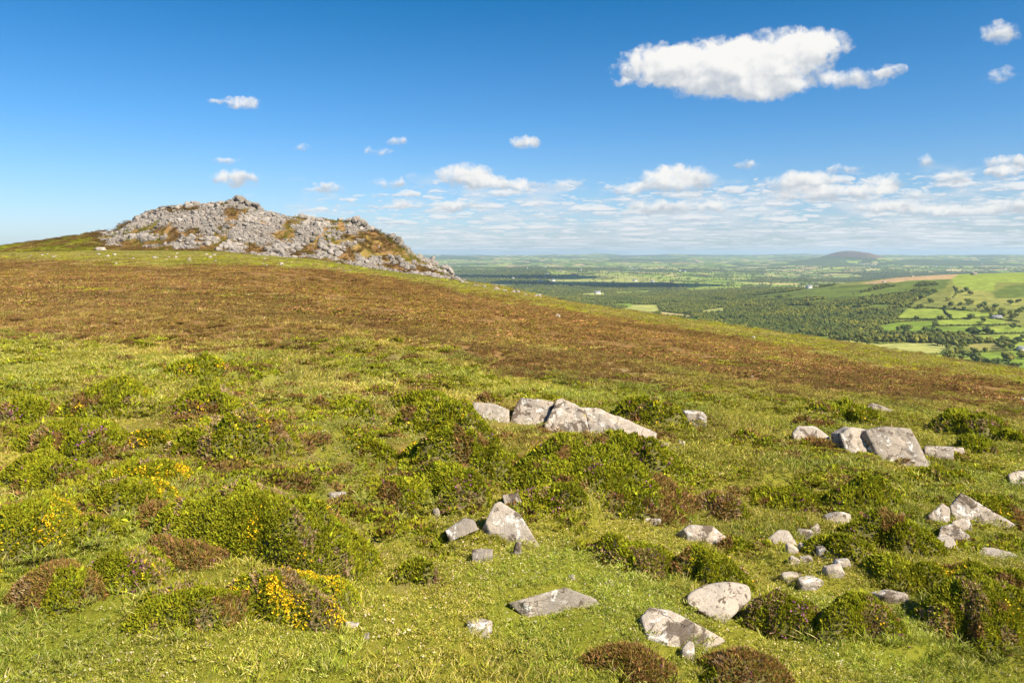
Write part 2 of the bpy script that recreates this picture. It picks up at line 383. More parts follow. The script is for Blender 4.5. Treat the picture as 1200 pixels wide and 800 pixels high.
STN = [
 (943,634,20,12,'pale block stone right of the domed boulder'),(956,628,14,12,'small upright block between pale block stone and green bush'),
 (929,650,15,11,'rounded stone below the domed boulder'),(943,648,12,11,'upright narrow stone in the middle of the stone scatter'),
 (966,657,15,17,'upright white stone against the left side of the brown-topped bush'),(931,663,13,10,'small slanting stone, lowest left of the stone scatter'),
 (945,662,16,10,'squat stone, lower centre of the stone scatter'),(987,667,22,10,'low flat stone below the brown-topped bush'),
 (977,676,26,11,'oblong stone below the low flat one under the brown-topped bush'),(930,682,28,6,'thin stone strip in grass above the two lower right bushes'),
 (952,689,32,8,'broad thin stone just above the two lower right bushes'),(1046,706,42,10,'flat half-buried rock right of the two lower right bushes'),
 (1072,731,11,8,'lone small stone in grass below the half-buried rock'),(984,616,32,15,'grey rock capping the brown-topped bush from behind'),
 (1130,684,8,6,'tiny grey stone in the gap below the yellow-fringed bush'),(1168,657,48,9,'long thin rock right of the yellow-fringed bush'),
 (560,746,34,13,'white flat stone alone in the short grass near the bottom'),(606,652,10,15,'narrow standing stone below the pyramid-shaped boulder'),
 (618,643,11,9,'small round stone below right of the pyramid-shaped boulder'),(564,658,27,10,'paired low stones between bush and pyramid-shaped boulder'),
 (537,606,19,9,'small half-buried stone above the low lichened boulder'),(511,610,10,11,'small tilted stone left of the half-buried stone'),
 (638,602,38,11,'broad flat stone right of the pyramid-shaped boulder'),(761,615,27,7,'thin grey stone lying in grass above the twiggy bush'),
 (790,613,16,7,'small buff stone right of the thin grey stone'),(807,775,17,17,'square pinkish stone by the bottom heather tuft'),
 (893,778,11,12,'little slanting stone above the bottom right heather tuft'),(626,565,21,10,'flat stone on top of the wide gorse mound'),
 (815,499,29,17,'isolated white boulder right of the long outcrop'),(780,526,11,7,'left of three small stones past the outcrop tail'),
 (791,529,12,5,'flattest of three small stones past the outcrop tail'),(799,524,8,7,'right of three small stones past the outcrop tail'),
 (554,495,9,5,'small stone in front of the left end of the long outcrop'),(806,597,17,10,'buff stone in grass left of the dark heather bush'),
 (789,600,7,5,'tiny stone left of the buff stone by the dark heather bush'),(395,586,21,9,'lone white stone beside the grassy path'),
 (429,751,8,6,'tiny pale stone right of the yellow-flowered bush'),(412,737,17,4,'thin stone under the right edge of the yellow-flowered bush'),
 (654,372,6,4,'speck of white stone high on the brown moor'),(883,397,5,3,'white stone on the moor skyline'),
 (880,443,6,3,'white stone low on the brown moor slope'),(695,652,8,6,'small stone in grass left of the twiggy bush'),
 (670,680,11,4,'thin white stone right of the spotted flat rock'),(721,666,8,6,'upper of three pebbles below the twiggy bush'),
 (725,678,12,6,'middle and largest of three pebbles below the twiggy bush'),(715,685,9,6,'lower of three pebbles below the twiggy bush'),
 (1197,606,14,9,'small stone at the right frame edge level with the white cluster'),(1083,545,14,10,'small stone at the foot of the broad split boulder'),
 (945,520,4,6,'tiny upright stone below the low rounded boulder'),(1198,567,18,10,'small rock at the right frame edge under the pale boulder'),
 (117,294,15,4,'white flat rock on the slope left of the tor'),(1200,471,8,5,'white stone on the brown slope at the right frame edge'),
]
for i, (u, v, w, h, lab) in enumerate(STN):
    stone(u, v, w, h, lab, None, seed=i, k=4 if w > 12 else 3, m=M_ROCK2 if i % 3 == 1 else M_ROCK, dep=.7)
# white stones strewn on the slope under the tor
r = np.random.default_rng(5)
for i in range(55):
    u = r.uniform(30, 470); v = np.interp(u, [0, 250, 480], [298, 297, 324])+abs(r.normal(0, 5))+.5
    w = r.uniform(1.8, 5)
    stone(u, v, w, w*.5, 'small white stone strewn on the grass below the tor', 'white stones strewn below the tor', seed=200+i, k=2)
for i in range(22):
    u = r.uniform(540, 640); v = np.interp(u, [540, 640], [331, 349.])+r.uniform(0, 2.2)
    w = r.uniform(2.5, 6)
    stone(u, v, w, w*.55, 'small pale stone on the ridge line running down from the tor', 'pale stones on the ridge right of the tor', seed=300+i, k=2, m=M_TOR)

# ------------------------------------------------------------------ leaves
def rhombi(base, dirs, L, W, side=None, r=rng):
    """thin leaves: 4 verts / 2 tris each"""
    n = len(base)
    d = dirs/np.linalg.norm(dirs, axis=1)[:, None]
    if side is None:
        side = np.cross(d, r.normal(size=(n, 3)))
    side = side/np.maximum(np.linalg.norm(side, axis=1), 1e-6)[:, None]
    L = np.broadcast_to(L, n)[:, None]; W = np.broadcast_to(W, n)[:, None]
    mid = base+d*L*.5
    V = np.stack([base, mid+side*W*.5, mid-side*W*.5, base+d*L], 1)
    V[:, 3, 2] -= (L[:, 0]*.08)
    i = np.arange(n)[:, None]*4
    Fc = np.concatenate([i+np.array([[0, 1, 2]]), i+np.array([[1, 3, 2]])], 1).reshape(-1, 3)
    return V.reshape(-1, 3), Fc
def var(c, n, r, s=.22):
    return np.clip(c[None, :]*np.exp(r.normal(0, s, (n, 1)))*(1+r.normal(0, .06, (n, 3))), 0, 1)

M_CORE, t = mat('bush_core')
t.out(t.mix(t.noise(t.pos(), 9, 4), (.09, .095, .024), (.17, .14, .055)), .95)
M_FLOW, t = mat('petals'); t.out(t.attr('col'), .6, spec=.2, trans=.15)

def bush(u, v, w, h, kind, label, yellow=0, purple=0, twig=.12, seed=0, group='low gorse and heather bushes on the grass', name=None):
    """cushion bush whose picture size is w x h px, front foot at (u, v)"""
    r = np.random.default_rng(seed+900)
    x0, y0, z0 = hit(u, min(v, 812)); s = y0/F; rx = w*s/2; ry0 = rx*.62; vv_ = (min(v, 812)-298)/F
    hz = s*(h-ry0/s*vv_*1.1)*1.1; hz = float(np.clip(hz, max(.36*h*s, .15), .70*rx*(1 if kind != 'H' else .8))); ry = max(ry0, hz*.9)
    cx, cy = x0*(1+ry*.85/y0), y0+ry*.85
    cz = float(gz(cx, cy))
    def surf(a, q):  # a angle, q 0..1 radius fraction
        rr = 1+.42*(vn2(np.cos(a)*1.6+seed, np.sin(a)*1.6, 3+seed)-.5)*2
        X = cx+np.cos(a)*q*rx*rr; Y = cy+np.sin(a)*q*ry*rr
        lump = fbm2(X/max(.55, rx*.45), Y/max(.55, rx*.45), 4, 40+seed)
        hh = hz*(np.maximum(1-q**2.4, 0))**.75*(1+.95*lump)
        return X, Y, gz(X, Y)+hh-.03
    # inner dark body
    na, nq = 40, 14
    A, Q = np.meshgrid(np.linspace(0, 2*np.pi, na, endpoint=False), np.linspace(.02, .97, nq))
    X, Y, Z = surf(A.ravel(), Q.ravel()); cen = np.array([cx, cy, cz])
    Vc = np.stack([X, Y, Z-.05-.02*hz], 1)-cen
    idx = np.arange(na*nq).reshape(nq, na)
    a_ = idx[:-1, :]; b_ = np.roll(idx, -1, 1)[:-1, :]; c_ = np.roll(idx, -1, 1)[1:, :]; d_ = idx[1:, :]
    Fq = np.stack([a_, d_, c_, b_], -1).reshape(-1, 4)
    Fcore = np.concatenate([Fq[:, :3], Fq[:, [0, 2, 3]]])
    sp = max(2.4*s, .024)           # sprig spacing (m)
    n = int(min(np.pi*rx*ry*1.5/(sp*sp)*1.9, 20000))
    q = np.sqrt(r.uniform(0, 1, n))*1.02; a = r.uniform(0, 2*np.pi, n)
    X, Y, Z = surf(a, q)
    e = .04
    X2, Y2 = X, Y
    P = np.stack([X, Y, Z], 1)-cen
    nrm = np.stack([np.cos(a)*q*.9*hz/rx*1.6, np.sin(a)*q*.9*hz/ry*1.6, np.ones(n)*.9], 1)
    nrm /= np.linalg.norm(nrm, axis=1)[:, None]
    pn = fbm2(X/.6+seed, Y/.6, 3, 60); pn2 = fbm2(X/.35+5, Y/.35, 3, 61)
    heath = {'G': 0.10, 'M': .35, 'H': .72}[kind]
    isH = (pn+.5) < (heath*.8+.1) if kind != 'G' else pn < -.19
    isT = (pn2 > .5-.5-.0+.26-.5*twig) & (r.uniform(size=n) < .55)
    m = 4
    base = np.repeat(P, m, 0); dn = np.repeat(nrm, m, 0)
    up = np.array([0, 0, .5])
    dirs = dn*.9+up+r.normal(0, .55, (n*m, 3))
    isHm = np.repeat(isH, m); isTm = np.repeat(isT, m)
    L = sp*np.where(isHm, 2.3, 1.75)*np.exp(r.normal(0, .3, n*m)); W = L*np.where(isHm, .20, .36)
    base = base-dirs/np.linalg.norm(dirs, axis=1)[:, None]*(L*.35)[:, None]+r.normal(0, sp*.25, (n*m, 3))
    sh = r.uniform(size=n*m) < .02; L[sh] *= 1.5; dirs[sh, 2] += .4
    V, Fc = rhombi(base, dirs, L, W, r=r)
    bright = np.exp(fbm2(X/.3, Y/.3, 2, 77)*.6)
    g = var(G_GORSE*1.0, n, r, .2)*bright[:, None]
    tipc = r.uniform(size=n) < .12
    g[tipc] = g[tipc]*1.35+np.array([.03, .03, .0])
    hc = var(G_HEATH*1.45, n, r, .25); mixg = r.uniform(size=n) < .45; hc[mixg] = var(G_HEATHG*1.1, mixg.sum(), r, .2)
    tc = var(G_TWIG, n, r, .25)
    c = np.where(isH[:, None], hc, g); c = np.where(isT[:, None], tc, c)
    c = np.repeat(c, m*4, 0)
    nv = len(Vc)
    VV = np.vstack([Vc, V]); FF = np.vstack([Fcore, Fc+nv])
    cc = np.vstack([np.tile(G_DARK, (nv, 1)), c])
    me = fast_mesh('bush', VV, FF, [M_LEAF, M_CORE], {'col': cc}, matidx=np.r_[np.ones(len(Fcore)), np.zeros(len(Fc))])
    nm = name or {'G': 'gorse_bush', 'M': 'heath_bush', 'H': 'heather_bush'}[kind]
    o = obj(nm, me, loc=tuple(cen)); tag(o, label, 'bush', group)
    for cnt, colr, pname, sd in ((yellow, np.array([.78, .50, .015]), 'yellow_flowers', 1), (purple, np.array([.30, .09, .22]), 'purple_flowers', 2)):
        if not cnt: continue
        pr = fbm2(X/.5+sd*9, Y/.5-sd*3+seed, 2, 90+sd)+.10*np.where(q > .45, 1, -1)
        pick = np.argsort(-(pr+r.normal(0, .13 if sd == 1 else .2, n)))[:int(cnt*1.9)]
        b = np.repeat(P[pick]+nrm[pick]*sp*.8, 3, 0)+r.normal(0, sp*.35, (len(pick)*3, 3))
        V, Fc = rhombi(b, r.normal(size=b.shape)+np.array([.2, -.3, .7]), sp*1.15, sp*.95, r=r)
        me = fast_mesh(pname, V, Fc, [M_FLOW], {'col': np.repeat(var(colr, len(b), r, .15), 4, 0)})
        fo = obj('blossom', me, parent=o); fo['kind'] = 'stuff'; fo['label'] = pname.replace('_', ' ')
    BUSH.append((cx, cy, rx*.9, ry*.9))
    return o
BUSH = []
B = [
 (310,668,245,100,'G','largest bright green gorse mound with dead twigs and few flowers',25,12,.2),
 (343,738,145,72,'G','twiggy bush ringed with dense yellow flowers near the lower left',420,0,.5),
 (66,722,118,52,'H','shaggy brown heather tuft in pale grass at the lower left',4,0,.1),
 (30,672,120,58,'M','dark green bush with yellow flowers at the left frame edge',170,0,.1),
 (150,700,110,58,'M','twiggy green and brown bush between the shaggy heather tuft and largest mound',10,12,.3),
 (222,735,140,56,'G','low green gorse bush left of the yellow-ringed one',12,0,.3),
 (210,672,100,75,'H','red-brown heather with purple specks against the left flank of the largest mound',0,26,.05),
 (190,622,72,40,'H','soft brown heather clump above the purple-specked heather',0,0,.05),
 (150,604,100,40,'G','green bush with a cluster of orange-yellow flowers on top',70,0,.1),
 (60,580,130,48,'M','dark mixed bush above the shaggy bush at the left edge',0,12,.1),
 (25,630,90,48,'H','dark heather patch at the left edge above the yellow-flowered bush',0,0,.05),
 (110,640,70,30,'M','small brown-topped clump right of the left edge heather patch',0,10,.1),
 (85,545,150,45,'G','broad green gorse mound on the left with reddish heather streak',14,14,.1),
 (175,530,90,28,'G','low green bush with scattered yellow dots at left centre',60,0,.1),
 (270,540,160,58,'G','gorse mound with many bare twigs, upper centre left',30,6,.45),
 (170,570,130,36,'G','yellow-dotted green bush just above the orange-flowered one',110,0,.1),
 (255,495,110,32,'M','purple-tinged heath bush high on the left',12,18,.1),
 (225,448,75,20,'G','small green bush with yellow specks at the top of the green zone',16,0,.1),
 (120,495,120,32,'G','flat green gorse cushion left of the purple-tinged heath bush',6,0,.1),
 (30,500,90,30,'M','reddish-topped cushion high by the left edge',0,10,.1),
 (472,612,85,38,'G','round green bush right of the lone white stone',4,8,.2),
 (488,686,64,38,'M','small dark tuft of heather standing alone in the grass',0,0,.25),
 (535,600,120,55,'G','green bush behind the low lichened boulder',5,8,.1),
 (548,560,150,60,'G','smooth green mound left of the wide gorse mound',10,5,.05),
 (520,520,130,45,'M','dark heather and gorse cushion left under the long outcrop',5,5,.1),
 (700,603,220,74,'G','widest green gorse mound below the long outcrop, purple flecks on top',8,30,.08),
 (645,560,150,30,'M','brown-green heath bush in front of the tallest outcrop block',8,8,.08),
 (620,526,110,16,'H','heather fringe at the foot of the lichen-capped block with orange flowers',10,0,.05),
 (740,560,120,45,'M','reddish heather bush below the tail of the long outcrop',0,30,.08),
 (650,605,95,38,'G','small bright bush behind the broad flat stone',5,25,.1),
 (752,680,115,62,'G','twiggy bush above the three pebbles',5,0,.5),
 (832,688,100,60,'G','yellow-flecked dark green bush behind the rounded boulder',45,0,.08),
 (845,615,90,45,'H','dark twiggy heather bush right of the widest mound',0,4,.5),
 (875,655,60,24,'M','brown-green tuft left of the domed boulder',0,0,.1),
 (915,752,110,72,'M','bush with twiggy purple top right of the rounded boulder',2,22,.4),
 (1002,752,115,72,'G','dense green bush, right one of the lower pair',4,4,.2),
 (992,660,85,50,'G','compact dark bush with brown top beside the upright white stone',0,2,.03),
 (1052,650,115,52,'G','tall green bush right of the brown-topped one',0,4,.05),
 (1068,700,100,52,'G','green bush below the tall one, above the half-buried rock',2,2,.05),
 (1130,690,110,32,'G','low bush fringed with yellow flowers below the white cluster',90,0,.05),
 (1150,775,165,90,'G','big dark green bush in the lower right corner',10,6,.2),
 (1190,705,70,40,'G','grassy green bush at the right frame edge under the long thin rock',2,4,.1),
 (742,812,115,60,'H','olive heather tuft cut by the bottom edge',0,2,.1),
 (872,818,115,50,'H','brown heather tuft cut by the bottom edge, right one',0,2,.2),
 (760,500,85,30,'M','dark bush on the grass behind the outcrop tail',4,4,.15),
 (940,500,32,20,'H','dark brown heather ball left of the rounded boulder',0,0,.1),
 (968,503,38,17,'H','brown heather behind the low rounded boulder',0,0,.1),
 (962,528,46,17,'H','russet heather tuft in front of the low rounded boulder',0,0,.1),
 (873,517,32,13,'H','small russet tuft between white boulder and broad split boulder',0,0,.1),
 (1005,500,90,24,'G','pale green cushion above the broad split boulder',2,0,.1),
 (1137,512,90,30,'G','green bush above the flat-topped rock, twiggy at its left',6,4,.2),
 (1148,538,75,24,'G','dark green cushion right of the flat-topped rock',0,0,.05),
 (1117,543,34,10,'M','small dark cushion below the flat-topped rock',0,0,.05),
 (1190,520,50,18,'G','small green cushion at the right edge on the upper grass',0,0,.05),
 (578,475,38,13,'H','brown heather tuft on top of the low pale slab',0,0,.05),
 (410,495,80,26,'M','dark heath cushion in the centre above the path',0,4,.1),
 (500,488,90,26,'G','flat green cushion left of the outcrop',6,2,.1),
 (440,545,80,28,'G','low green cushion beside the path bend',4,2,.1),
 (1010,600,110,38,'G','grass-green swell above the brown-topped bush',0,6,.02),
 (1100,570,90,26,'G','low green cushion above the pale wedge rock',5,0,.02),
 (930,600,100,30,'G','low grassy cushion below the broad split boulder on its left',0,4,.02),
 (1170,620,70,30,'G','faint green cushion right of the white cluster',4,0,.05),
]
for i, (u, v, w, h, k, lab, ye, pu, tw) in enumerate(B):
    bush(u, v, w, h, k, lab, ye, pu, tw, seed=i+1)

# ------------------------------------------------------------------ vegetation masks over the moor
def masks(x, y, z=None):
    """heather, dry, lush, rock, path  (0..1) from smooth moor layout"""
    if z is None: z = gz(x, y, False)
    ye = np.maximum(y, 4.0); X = np.clip(x/ye, -1.0, 1.0); u = 600+F*X; v = HV-F*z/ye
    v = np.where(ye < 6.5, 900, v)
    w1 = fbm2(x/22, y/22, 4, 101); w2 = fbm2(x/6, y/6, 4, 102); w3 = fbm2(x/60, y/30, 3, 103)
    top = np.interp(u, [0, 300, 450, 600, 800, 1000, 1200], [304, 313, 326, 352, 388, 425, 452])
    bot = np.interp(u, [0, 200, 400, 600, 800, 1000, 1200], [402, 412, 420, 446, 462, 474, 496])
    wob = w1*9+w3*8
    heather = sst(-4, 5, v-top+wob*.5)*sst(16, -16, v-bot+wob*2.2)
    heather = np.maximum(heather, .55*sst(.02, .16, w2+w1*.6)*sst(640, 520, v)*sst(bot-30, bot+20, v))
    # green flecks increasing downhill
    fleck = sst(.10-.16*sst(360, 420, v), .24, w2)
    heather = heather*(1-.55*fleck*(sst(370, 430, v)+.05))
    dry = sst(-.06, .14, w3+w1*.4)*sst(30, 0, np.abs(v-top+8))*.8
    dry = np.maximum(dry, sst(.06, .2, w1+.4*w2)*.55*sst(560, 430, v))
    ochre = sst(26, 4, np.abs(v-np.interp(u, [640, 900, 1000, 1200], [352, 400, 415, 445])))*sst(640, 760, u)*.65
    dry = np.maximum(dry, ochre*(.6+w2)); dry = np.maximum(dry, .5*sst(560, 640, u)*sst(top+6, top-6, v))
    # straw streak on the left moor
    st = np.exp(-((v-np.interp(u, [100, 330, 560], [336, 347, 352]))/3.0)**2)*sst(60, 150, u)*sst(600, 330, u)
    dry = np.maximum(dry, st*(.6+1.2*w2)); heather = heather*(1-.5*st)
    lush = sst(.0, .2, fbm2(x/3.2, y/3.2, 3, 104)+.2*w1)*.8
    lush = np.maximum(lush, sst(8, 0, np.abs(v-np.interp(u, [0, 120, 250, 360, 420, 535], [290, 291, 296, 305, 314, 330])))*sst(600, 535, u)*.9)
    # paths
    pth = np.zeros_like(x)
    for pl in ([(352, 488), (350, 510), (362, 545), (385, 575), (410, 610), (470, 700)], [(120, 478), (150, 505), (165, 520)],
               [(455, 425), (470, 438), (505, 450)], [(640, 405), (700, 418), (712, 425), (745, 441), (760, 450)], [(352, 338), (372, 352), (395, 372), (420, 400), (460, 430)], [(535, 342), (560, 350), (600, 356)], [(100, 372), (125, 385), (130, 402)]):
        pl = np.array(pl, float); dm = np.full(x.shape, 1e9)
        for (a, b), (c, d) in zip(pl[:-1], pl[1:]):
            e = np.array([c-a, d-b]); L2 = (e**2).sum()
            tt = np.clip(((u-a)*e[0]+(v-b)*e[1])/L2, 0, 1)
            dm = np.minimum(dm, np.hypot((u-a-tt*e[0]), (v-b-tt*e[1])*1.5))
        pth = np.maximum(pth, np.interp(v, [440, 480], [.85, 1])*sst(1, 0, dm/np.interp(v, [340, 400, 450, 700], [3.0, 4.2, 8, 28])+w2*2.0))
    # tor rock
    k = np.interp(u, gL[0], Kt); zc = -(np.interp(u, gC[0], gC[1])-HV)/F*372
    M = np.maximum(zc+H+372*k, 0)
    front = np.interp(u, [115, 190, 250, 300, 360, 420, 480, 535], [288, 287, 292, 296, 303, 312, 320, 329])
    rk = sst(325, 331, y+w1*10)*(v < front+1.5+w1*6)*sst(108, 128, u-(v-270)*.5)*sst(552, 538, u)*(y < 420)
    veg = np.zeros_like(x)
    for cu, cv, ru, rv in ((200, 274, 38, 6), (262, 253, 30, 4.0), (318, 277, 24, 6), (375, 258, 32, 4), (392, 287, 34, 13), (440, 292, 34, 13),
                           (296, 290, 30, 5), (480, 306, 22, 6), (170, 284, 30, 4), (148, 262, 12, 3), (425, 276, 22, 5), (215, 246, 22, 3), (455, 300, 30, 10), (235, 281, 22, 4), (345, 294, 24, 4)):
        veg = np.maximum(veg, 1.25-np.hypot((u-cu)/ru, (v-cv)/rv)*.75)
    torz = sst(324, 330, y+w1*8)*sst(100, 125, u)*sst(560, 545, u)*sst(440, 400, y)
    heather = np.maximum(heather, torz*sst(-.12, .02, w2+.5*w1)); heather = np.maximum(heather, .5*torz); lush = lush*(1-.9*torz); dry = dry*(1-.8*torz)
    rk = rk*sst(.36, .24, veg*.5+fbm2(x/9, y/6, 5, 105, .6)*2.3+.08+.24*sst(365, 400, u)*sst(540, 500, u))
    return heather, np.clip(dry, 0, 1), np.clip(lush, 0, 1), np.clip(rk, 0, 1), np.clip(pth, 0, 1), u, v

# ------------------------------------------------------------------ ground sheets
def azimuths(n_in, n_out, lim=39.5):
    t = math.tan(math.radians(lim))
    a = np.arctan(np.linspace(-t, t, n_in)); rest = np.linspace(math.radians(lim), 2*np.pi-math.radians(lim), n_out+2)[1:-1]
    return np.concatenate([a, rest])
def polar(rs, az):
    A, R = np.meshgrid(az, rs); X = R*np.sin(A); Y = R*np.cos(A)
    nr, na = A.shape; idx = np.arange(nr*na).reshape(nr, na)
    a = idx[:-1]; b = np.roll(idx, -1, 1)[:-1]; c = np.roll(idx, -1, 1)[1:]; d = idx[1:]
    return X.ravel(), Y.ravel(), np.stack([a, b, c, d], -1).reshape(-1, 4)[:, ::-1]
AZ = azimuths(760, 110)
rs = np.concatenate([[.3], np.exp(np.linspace(math.log(1.0), math.log(6), 30)), np.exp(np.linspace(math.log(6.1), math.log(520), 720))])
X, Y, Fq = polar(rs, AZ); Z = gz(X, Y)
he, dr, lu, rk, pa, _, _ = masks(X, Y, gz(X, Y, False))
M_MOOR, t = mat('moor_turf')
p = t.pos(); s1 = t.sep(t.attr('ma')); s2 = t.sep(t.attr('mb'))
n_big = t.noise(p, .35, 5, .6); n_mid = t.noise(p, 2.2, 5, .65); n_fine = t.noise(p, 14, 5, .7); n_f2 = t.noise(p, 45, 4, .75)
gr = t.mix(t.step(n_mid, .35, .68), tuple(G_GRASS*.80), tuple(G_LUSH*.85))
gr = t.mix(t.m('MULTIPLY', t.step(n_fine, .5, .75), .5), gr, tuple(G_DRY*.8))
gr = t.mix(t.m('MULTIPLY', s1[2], .6), gr, tuple(G_LUSH))
gr = t.mix(t.m('MULTIPLY', s1[1], t.step(n_fine, .25, .65)), gr, (.36, .30, .10))
hb = t.mix(t.step(n_fine, .3, .7), tuple(G_HEATH*1.15), tuple(np.array([.27, .16, .070])))
hb = t.mix(t.m('MULTIPLY', t.step(n_mid, .55, .72), .65), hb, tuple(G_HEATHG))
hm = t.step(t.m('ADD', s1[0], t.m('MULTIPLY', t.m('SUBTRACT', n_fine, .5), .9)), .28, .62)
c = t.mix(hm, gr, hb)
c = t.mix(t.m('MULTIPLY', s2[1], .75), c, tuple(G_EARTH))
rc = t.mix(t.step(n_mid, .3, .7), (.20, .17, .15), (.36, .32, .29))
c = t.mix(s2[0], c, rc)
c = t.mix(t.m('MULTIPLY', t.step(n_f2, .35, .62), .35), c, t.mix(1.0, c, (.45, .45, .4), 'MULTIPLY'))
t.out(c, .95, bump=t.m('ADD', n_fine, t.m('MULTIPLY', n_f2, .5)), bstr=.9, bdist=.06, spec=.05)
me = fast_mesh('moor_ground', np.stack([X, Y, Z], 1), Fq, [M_MOOR], {'ma': np.stack([he, dr, lu], 1), 'mb': np.stack([rk, pa, 0*pa], 1)}, smooth=True)
moor = obj('moor_ground', me); moor['kind'] = 'structure'

# ------------------------------------------------------------------ valley
def inpoly(u, v, P):
    P = np.array(P, float); c = np.zeros(u.shape, bool); j = len(P)-1
    for i in range(len(P)):
        xi, yi = P[i]; xj, yj = P[j]
        c ^= ((yi > v) != (yj > v)) & (u < (xj-xi)*(v-yi)/((yj-yi) if yj != yi else 1e-9)+xi); j = i
    return c
PG = (.165, .235, .03); PG2 = (.235, .29, .045); PALE = (.33, .335, .10); STRAW = (.42, .34, .15); TAN = (.42, .29, .16); WOODC = (.075, .095, .025); SCRUB = (.12, .155, .028); ROUGH = (.19, .20, .045)
FIELDS = [  # near-valley polygons in order, (poly, colour, y limit)
 ([(800,345),(850,335),(930,333),(1008,332),(1068,327),(1116,326),(1119,334),(1150,345),(1210,350),(1210,440),(880,440),(800,400)], ROUGH),
 ([(830,348),(910,333),(1000,335),(1068,328),(1113,327),(1108,338),(1075,352),(1062,362),(1050,378),(1025,392),(1000,400),(920,396),(830,388)], SCRUB),
 ([(1008,332),(1068,322),(1128,319),(1115,327),(1068,328.5),(1032,333)], TAN),
 ([(1115,327),(1128,318),(1230,318),(1230,331),(1167,331),(1164,342),(1140,340),(1119,334)], PG2),
 ([(1164,342),(1180,335),(1210,331),(1210,349),(1167,349)], SCRUB),
 ([(1118,336),(1160,342),(1167,350),(1210,349),(1210,358),(1110,356)], (.25,.25,.06)),
 ([(1050,372),(1065,361.5),(1105,362),(1108,373),(1056,373)], PG2), ([(1109,363.5),(1164,366),(1173,370),(1117,374)], PG2),
 ([(1029,382),(1050,378),(1095,376),(1090,390),(1062,393),(1035,388)], PG), ([(1099,375),(1179,373),(1176,381),(1098,381)], PG2),
 ([(1095,383),(1152,382),(1150,388),(1116,393),(1092,391)], PG), ([(1152,385),(1182,381),(1210,385),(1210,390),(1140,391)], PG2),
 ([(1140,394),(1210,391),(1210,400),(1140,397)], PG2), ([(984,399),(1008,397),(1032,402),(1107,402),(1110,408),(1098,414),(1050,415),(1008,408),(990,406)], PALE),
 ([(915,395),(975,394),(978,405),(950,403)], PG), ([(1134,403),(1173,402),(1176,411),(1137,410)], (.26,.24,.07)),
 ([(1134,414),(1210,411),(1210,440),(1158,430)], PG), ([(1064,417),(1134,414),(1140,425),(1100,422)], PG2), ([(1175,402),(1210,400),(1210,409),(1178,410)], PG2),
 ([(728,364),(740,357),(771,357),(773,366),(761,369)], PALE), ([(773,365),(809,369),(812,373),(775,371)], STRAW),
 ([(772,372),(818,373.5),(822,379),(788,378)], PG), ([(717,356),(742,355),(738,360),(722,359)], PG), ([(820,364),(850,360),(850,366),(825,368)], PALE),
]
MIDF = [ # 3.2 km and more
 ([(680,344),(712,342.5),(707,347),(683,347)], PALE), ([(715,342),(765,340),(760,343.5),(722,345)], PG2),
 ([(797,334),(830,331),(870,334),(868,339),(810,341)], PG2), ([(640,327),(700,321),(770,325),(768,333),(650,333.5)], PALE), ([(570,333),(595,330),(600,334),(575,335.5)], STRAW),
 ([(530,311),(570,310.5),(565,314),(532,315)], STRAW),
]
WOODS = [([(610,334.5),(700,334),(790,333),(800,336),(760,341.5),(650,343),(615,341)], 4200, 6500),
 ([(525,317),(640,315),(648,326),(600,332),(530,330)], 4500, 9500),
 ([(640,346),(720,345),(850,338),(905,334),(880,345),(850,362),(850,390),(735,366),(660,352)], 1900, 4500),
 ([(1113,327),(1108,338),(1075,352),(1062,362),(1050,378),(1025,392),(1000,400),(920,394),(830,390),(830,345),(905,334),(1000,334),(1068,329.5)], 1150, 2950),
 ([(1040,392),(1090,392),(1130,396),(1150,400),(1205,402),(1205,408),(1130,405),(1060,401),(1000,400)], 1150, 2000)]
def inwood(u, v, y):
    w = np.zeros(u.shape, bool)
    for P, y0, y1 in WOODS: w |= inpoly(u, v, P) & (y > y0) & (y < y1)
    for P, c in FIELDS[12:]+MIDF: w &= ~inpoly(u, v, P)
    for P, c in FIELDS[6:12]: w &= ~(inpoly(u, v, P) & (y < 2800))
    return w
def cells(x, y, size, seed):
    """jittered-grid cells: id hash, edge distance"""
    a = .5; xr = (x*math.cos(a)-y*math.sin(a))/size; yr = (x*math.sin(a)+y*math.cos(a))/(size*.7)
    xr = xr+.5*fbm2(x/size/2.2, y/size/2.2, 2, seed+5)*2; yr = yr+.5*fbm2(x/size/2.2+9, y/size/2.2, 2, seed+6)*2
    ix = np.floor(xr); iy = np.floor(yr)
    f1 = np.full(x.shape, 9.); f2 = np.full(x.shape, 9.); idh = np.zeros(x.shape); id2 = np.zeros(x.shape)
    for dx in (-1, 0, 1):
        for dy in (-1, 0, 1):
            z = np.zeros_like(ix); jx = _h(ix+dx, iy+dy, z, seed); jy = _h(ix+dx, iy+dy, z, seed+1)
            d = np.maximum(np.abs(ix+dx+.2+.6*jx-xr), np.abs(iy+dy+.2+.6*jy-yr))*.75+.25*np.hypot(ix+dx+.2+.6*jx-xr, iy+dy+.2+.6*jy-yr)
            c = d < f1
            f2 = np.where(c, f1, np.minimum(f2, d)); idh = np.where(c, _h(ix+dx, iy+dy, z, seed+2), idh); id2 = np.where(c, _h(ix+dx, iy+dy, z, seed+3), id2); f1 = np.where(c, d, f1)
    return idh, id2, (f2-f1)*size
PALF = np.array([PG, PG2, PALE, PG, (.30, .31, .10), STRAW, PG, PG2, TAN, (.10, .15, .03), SCRUB, (.12, .18, .03)])
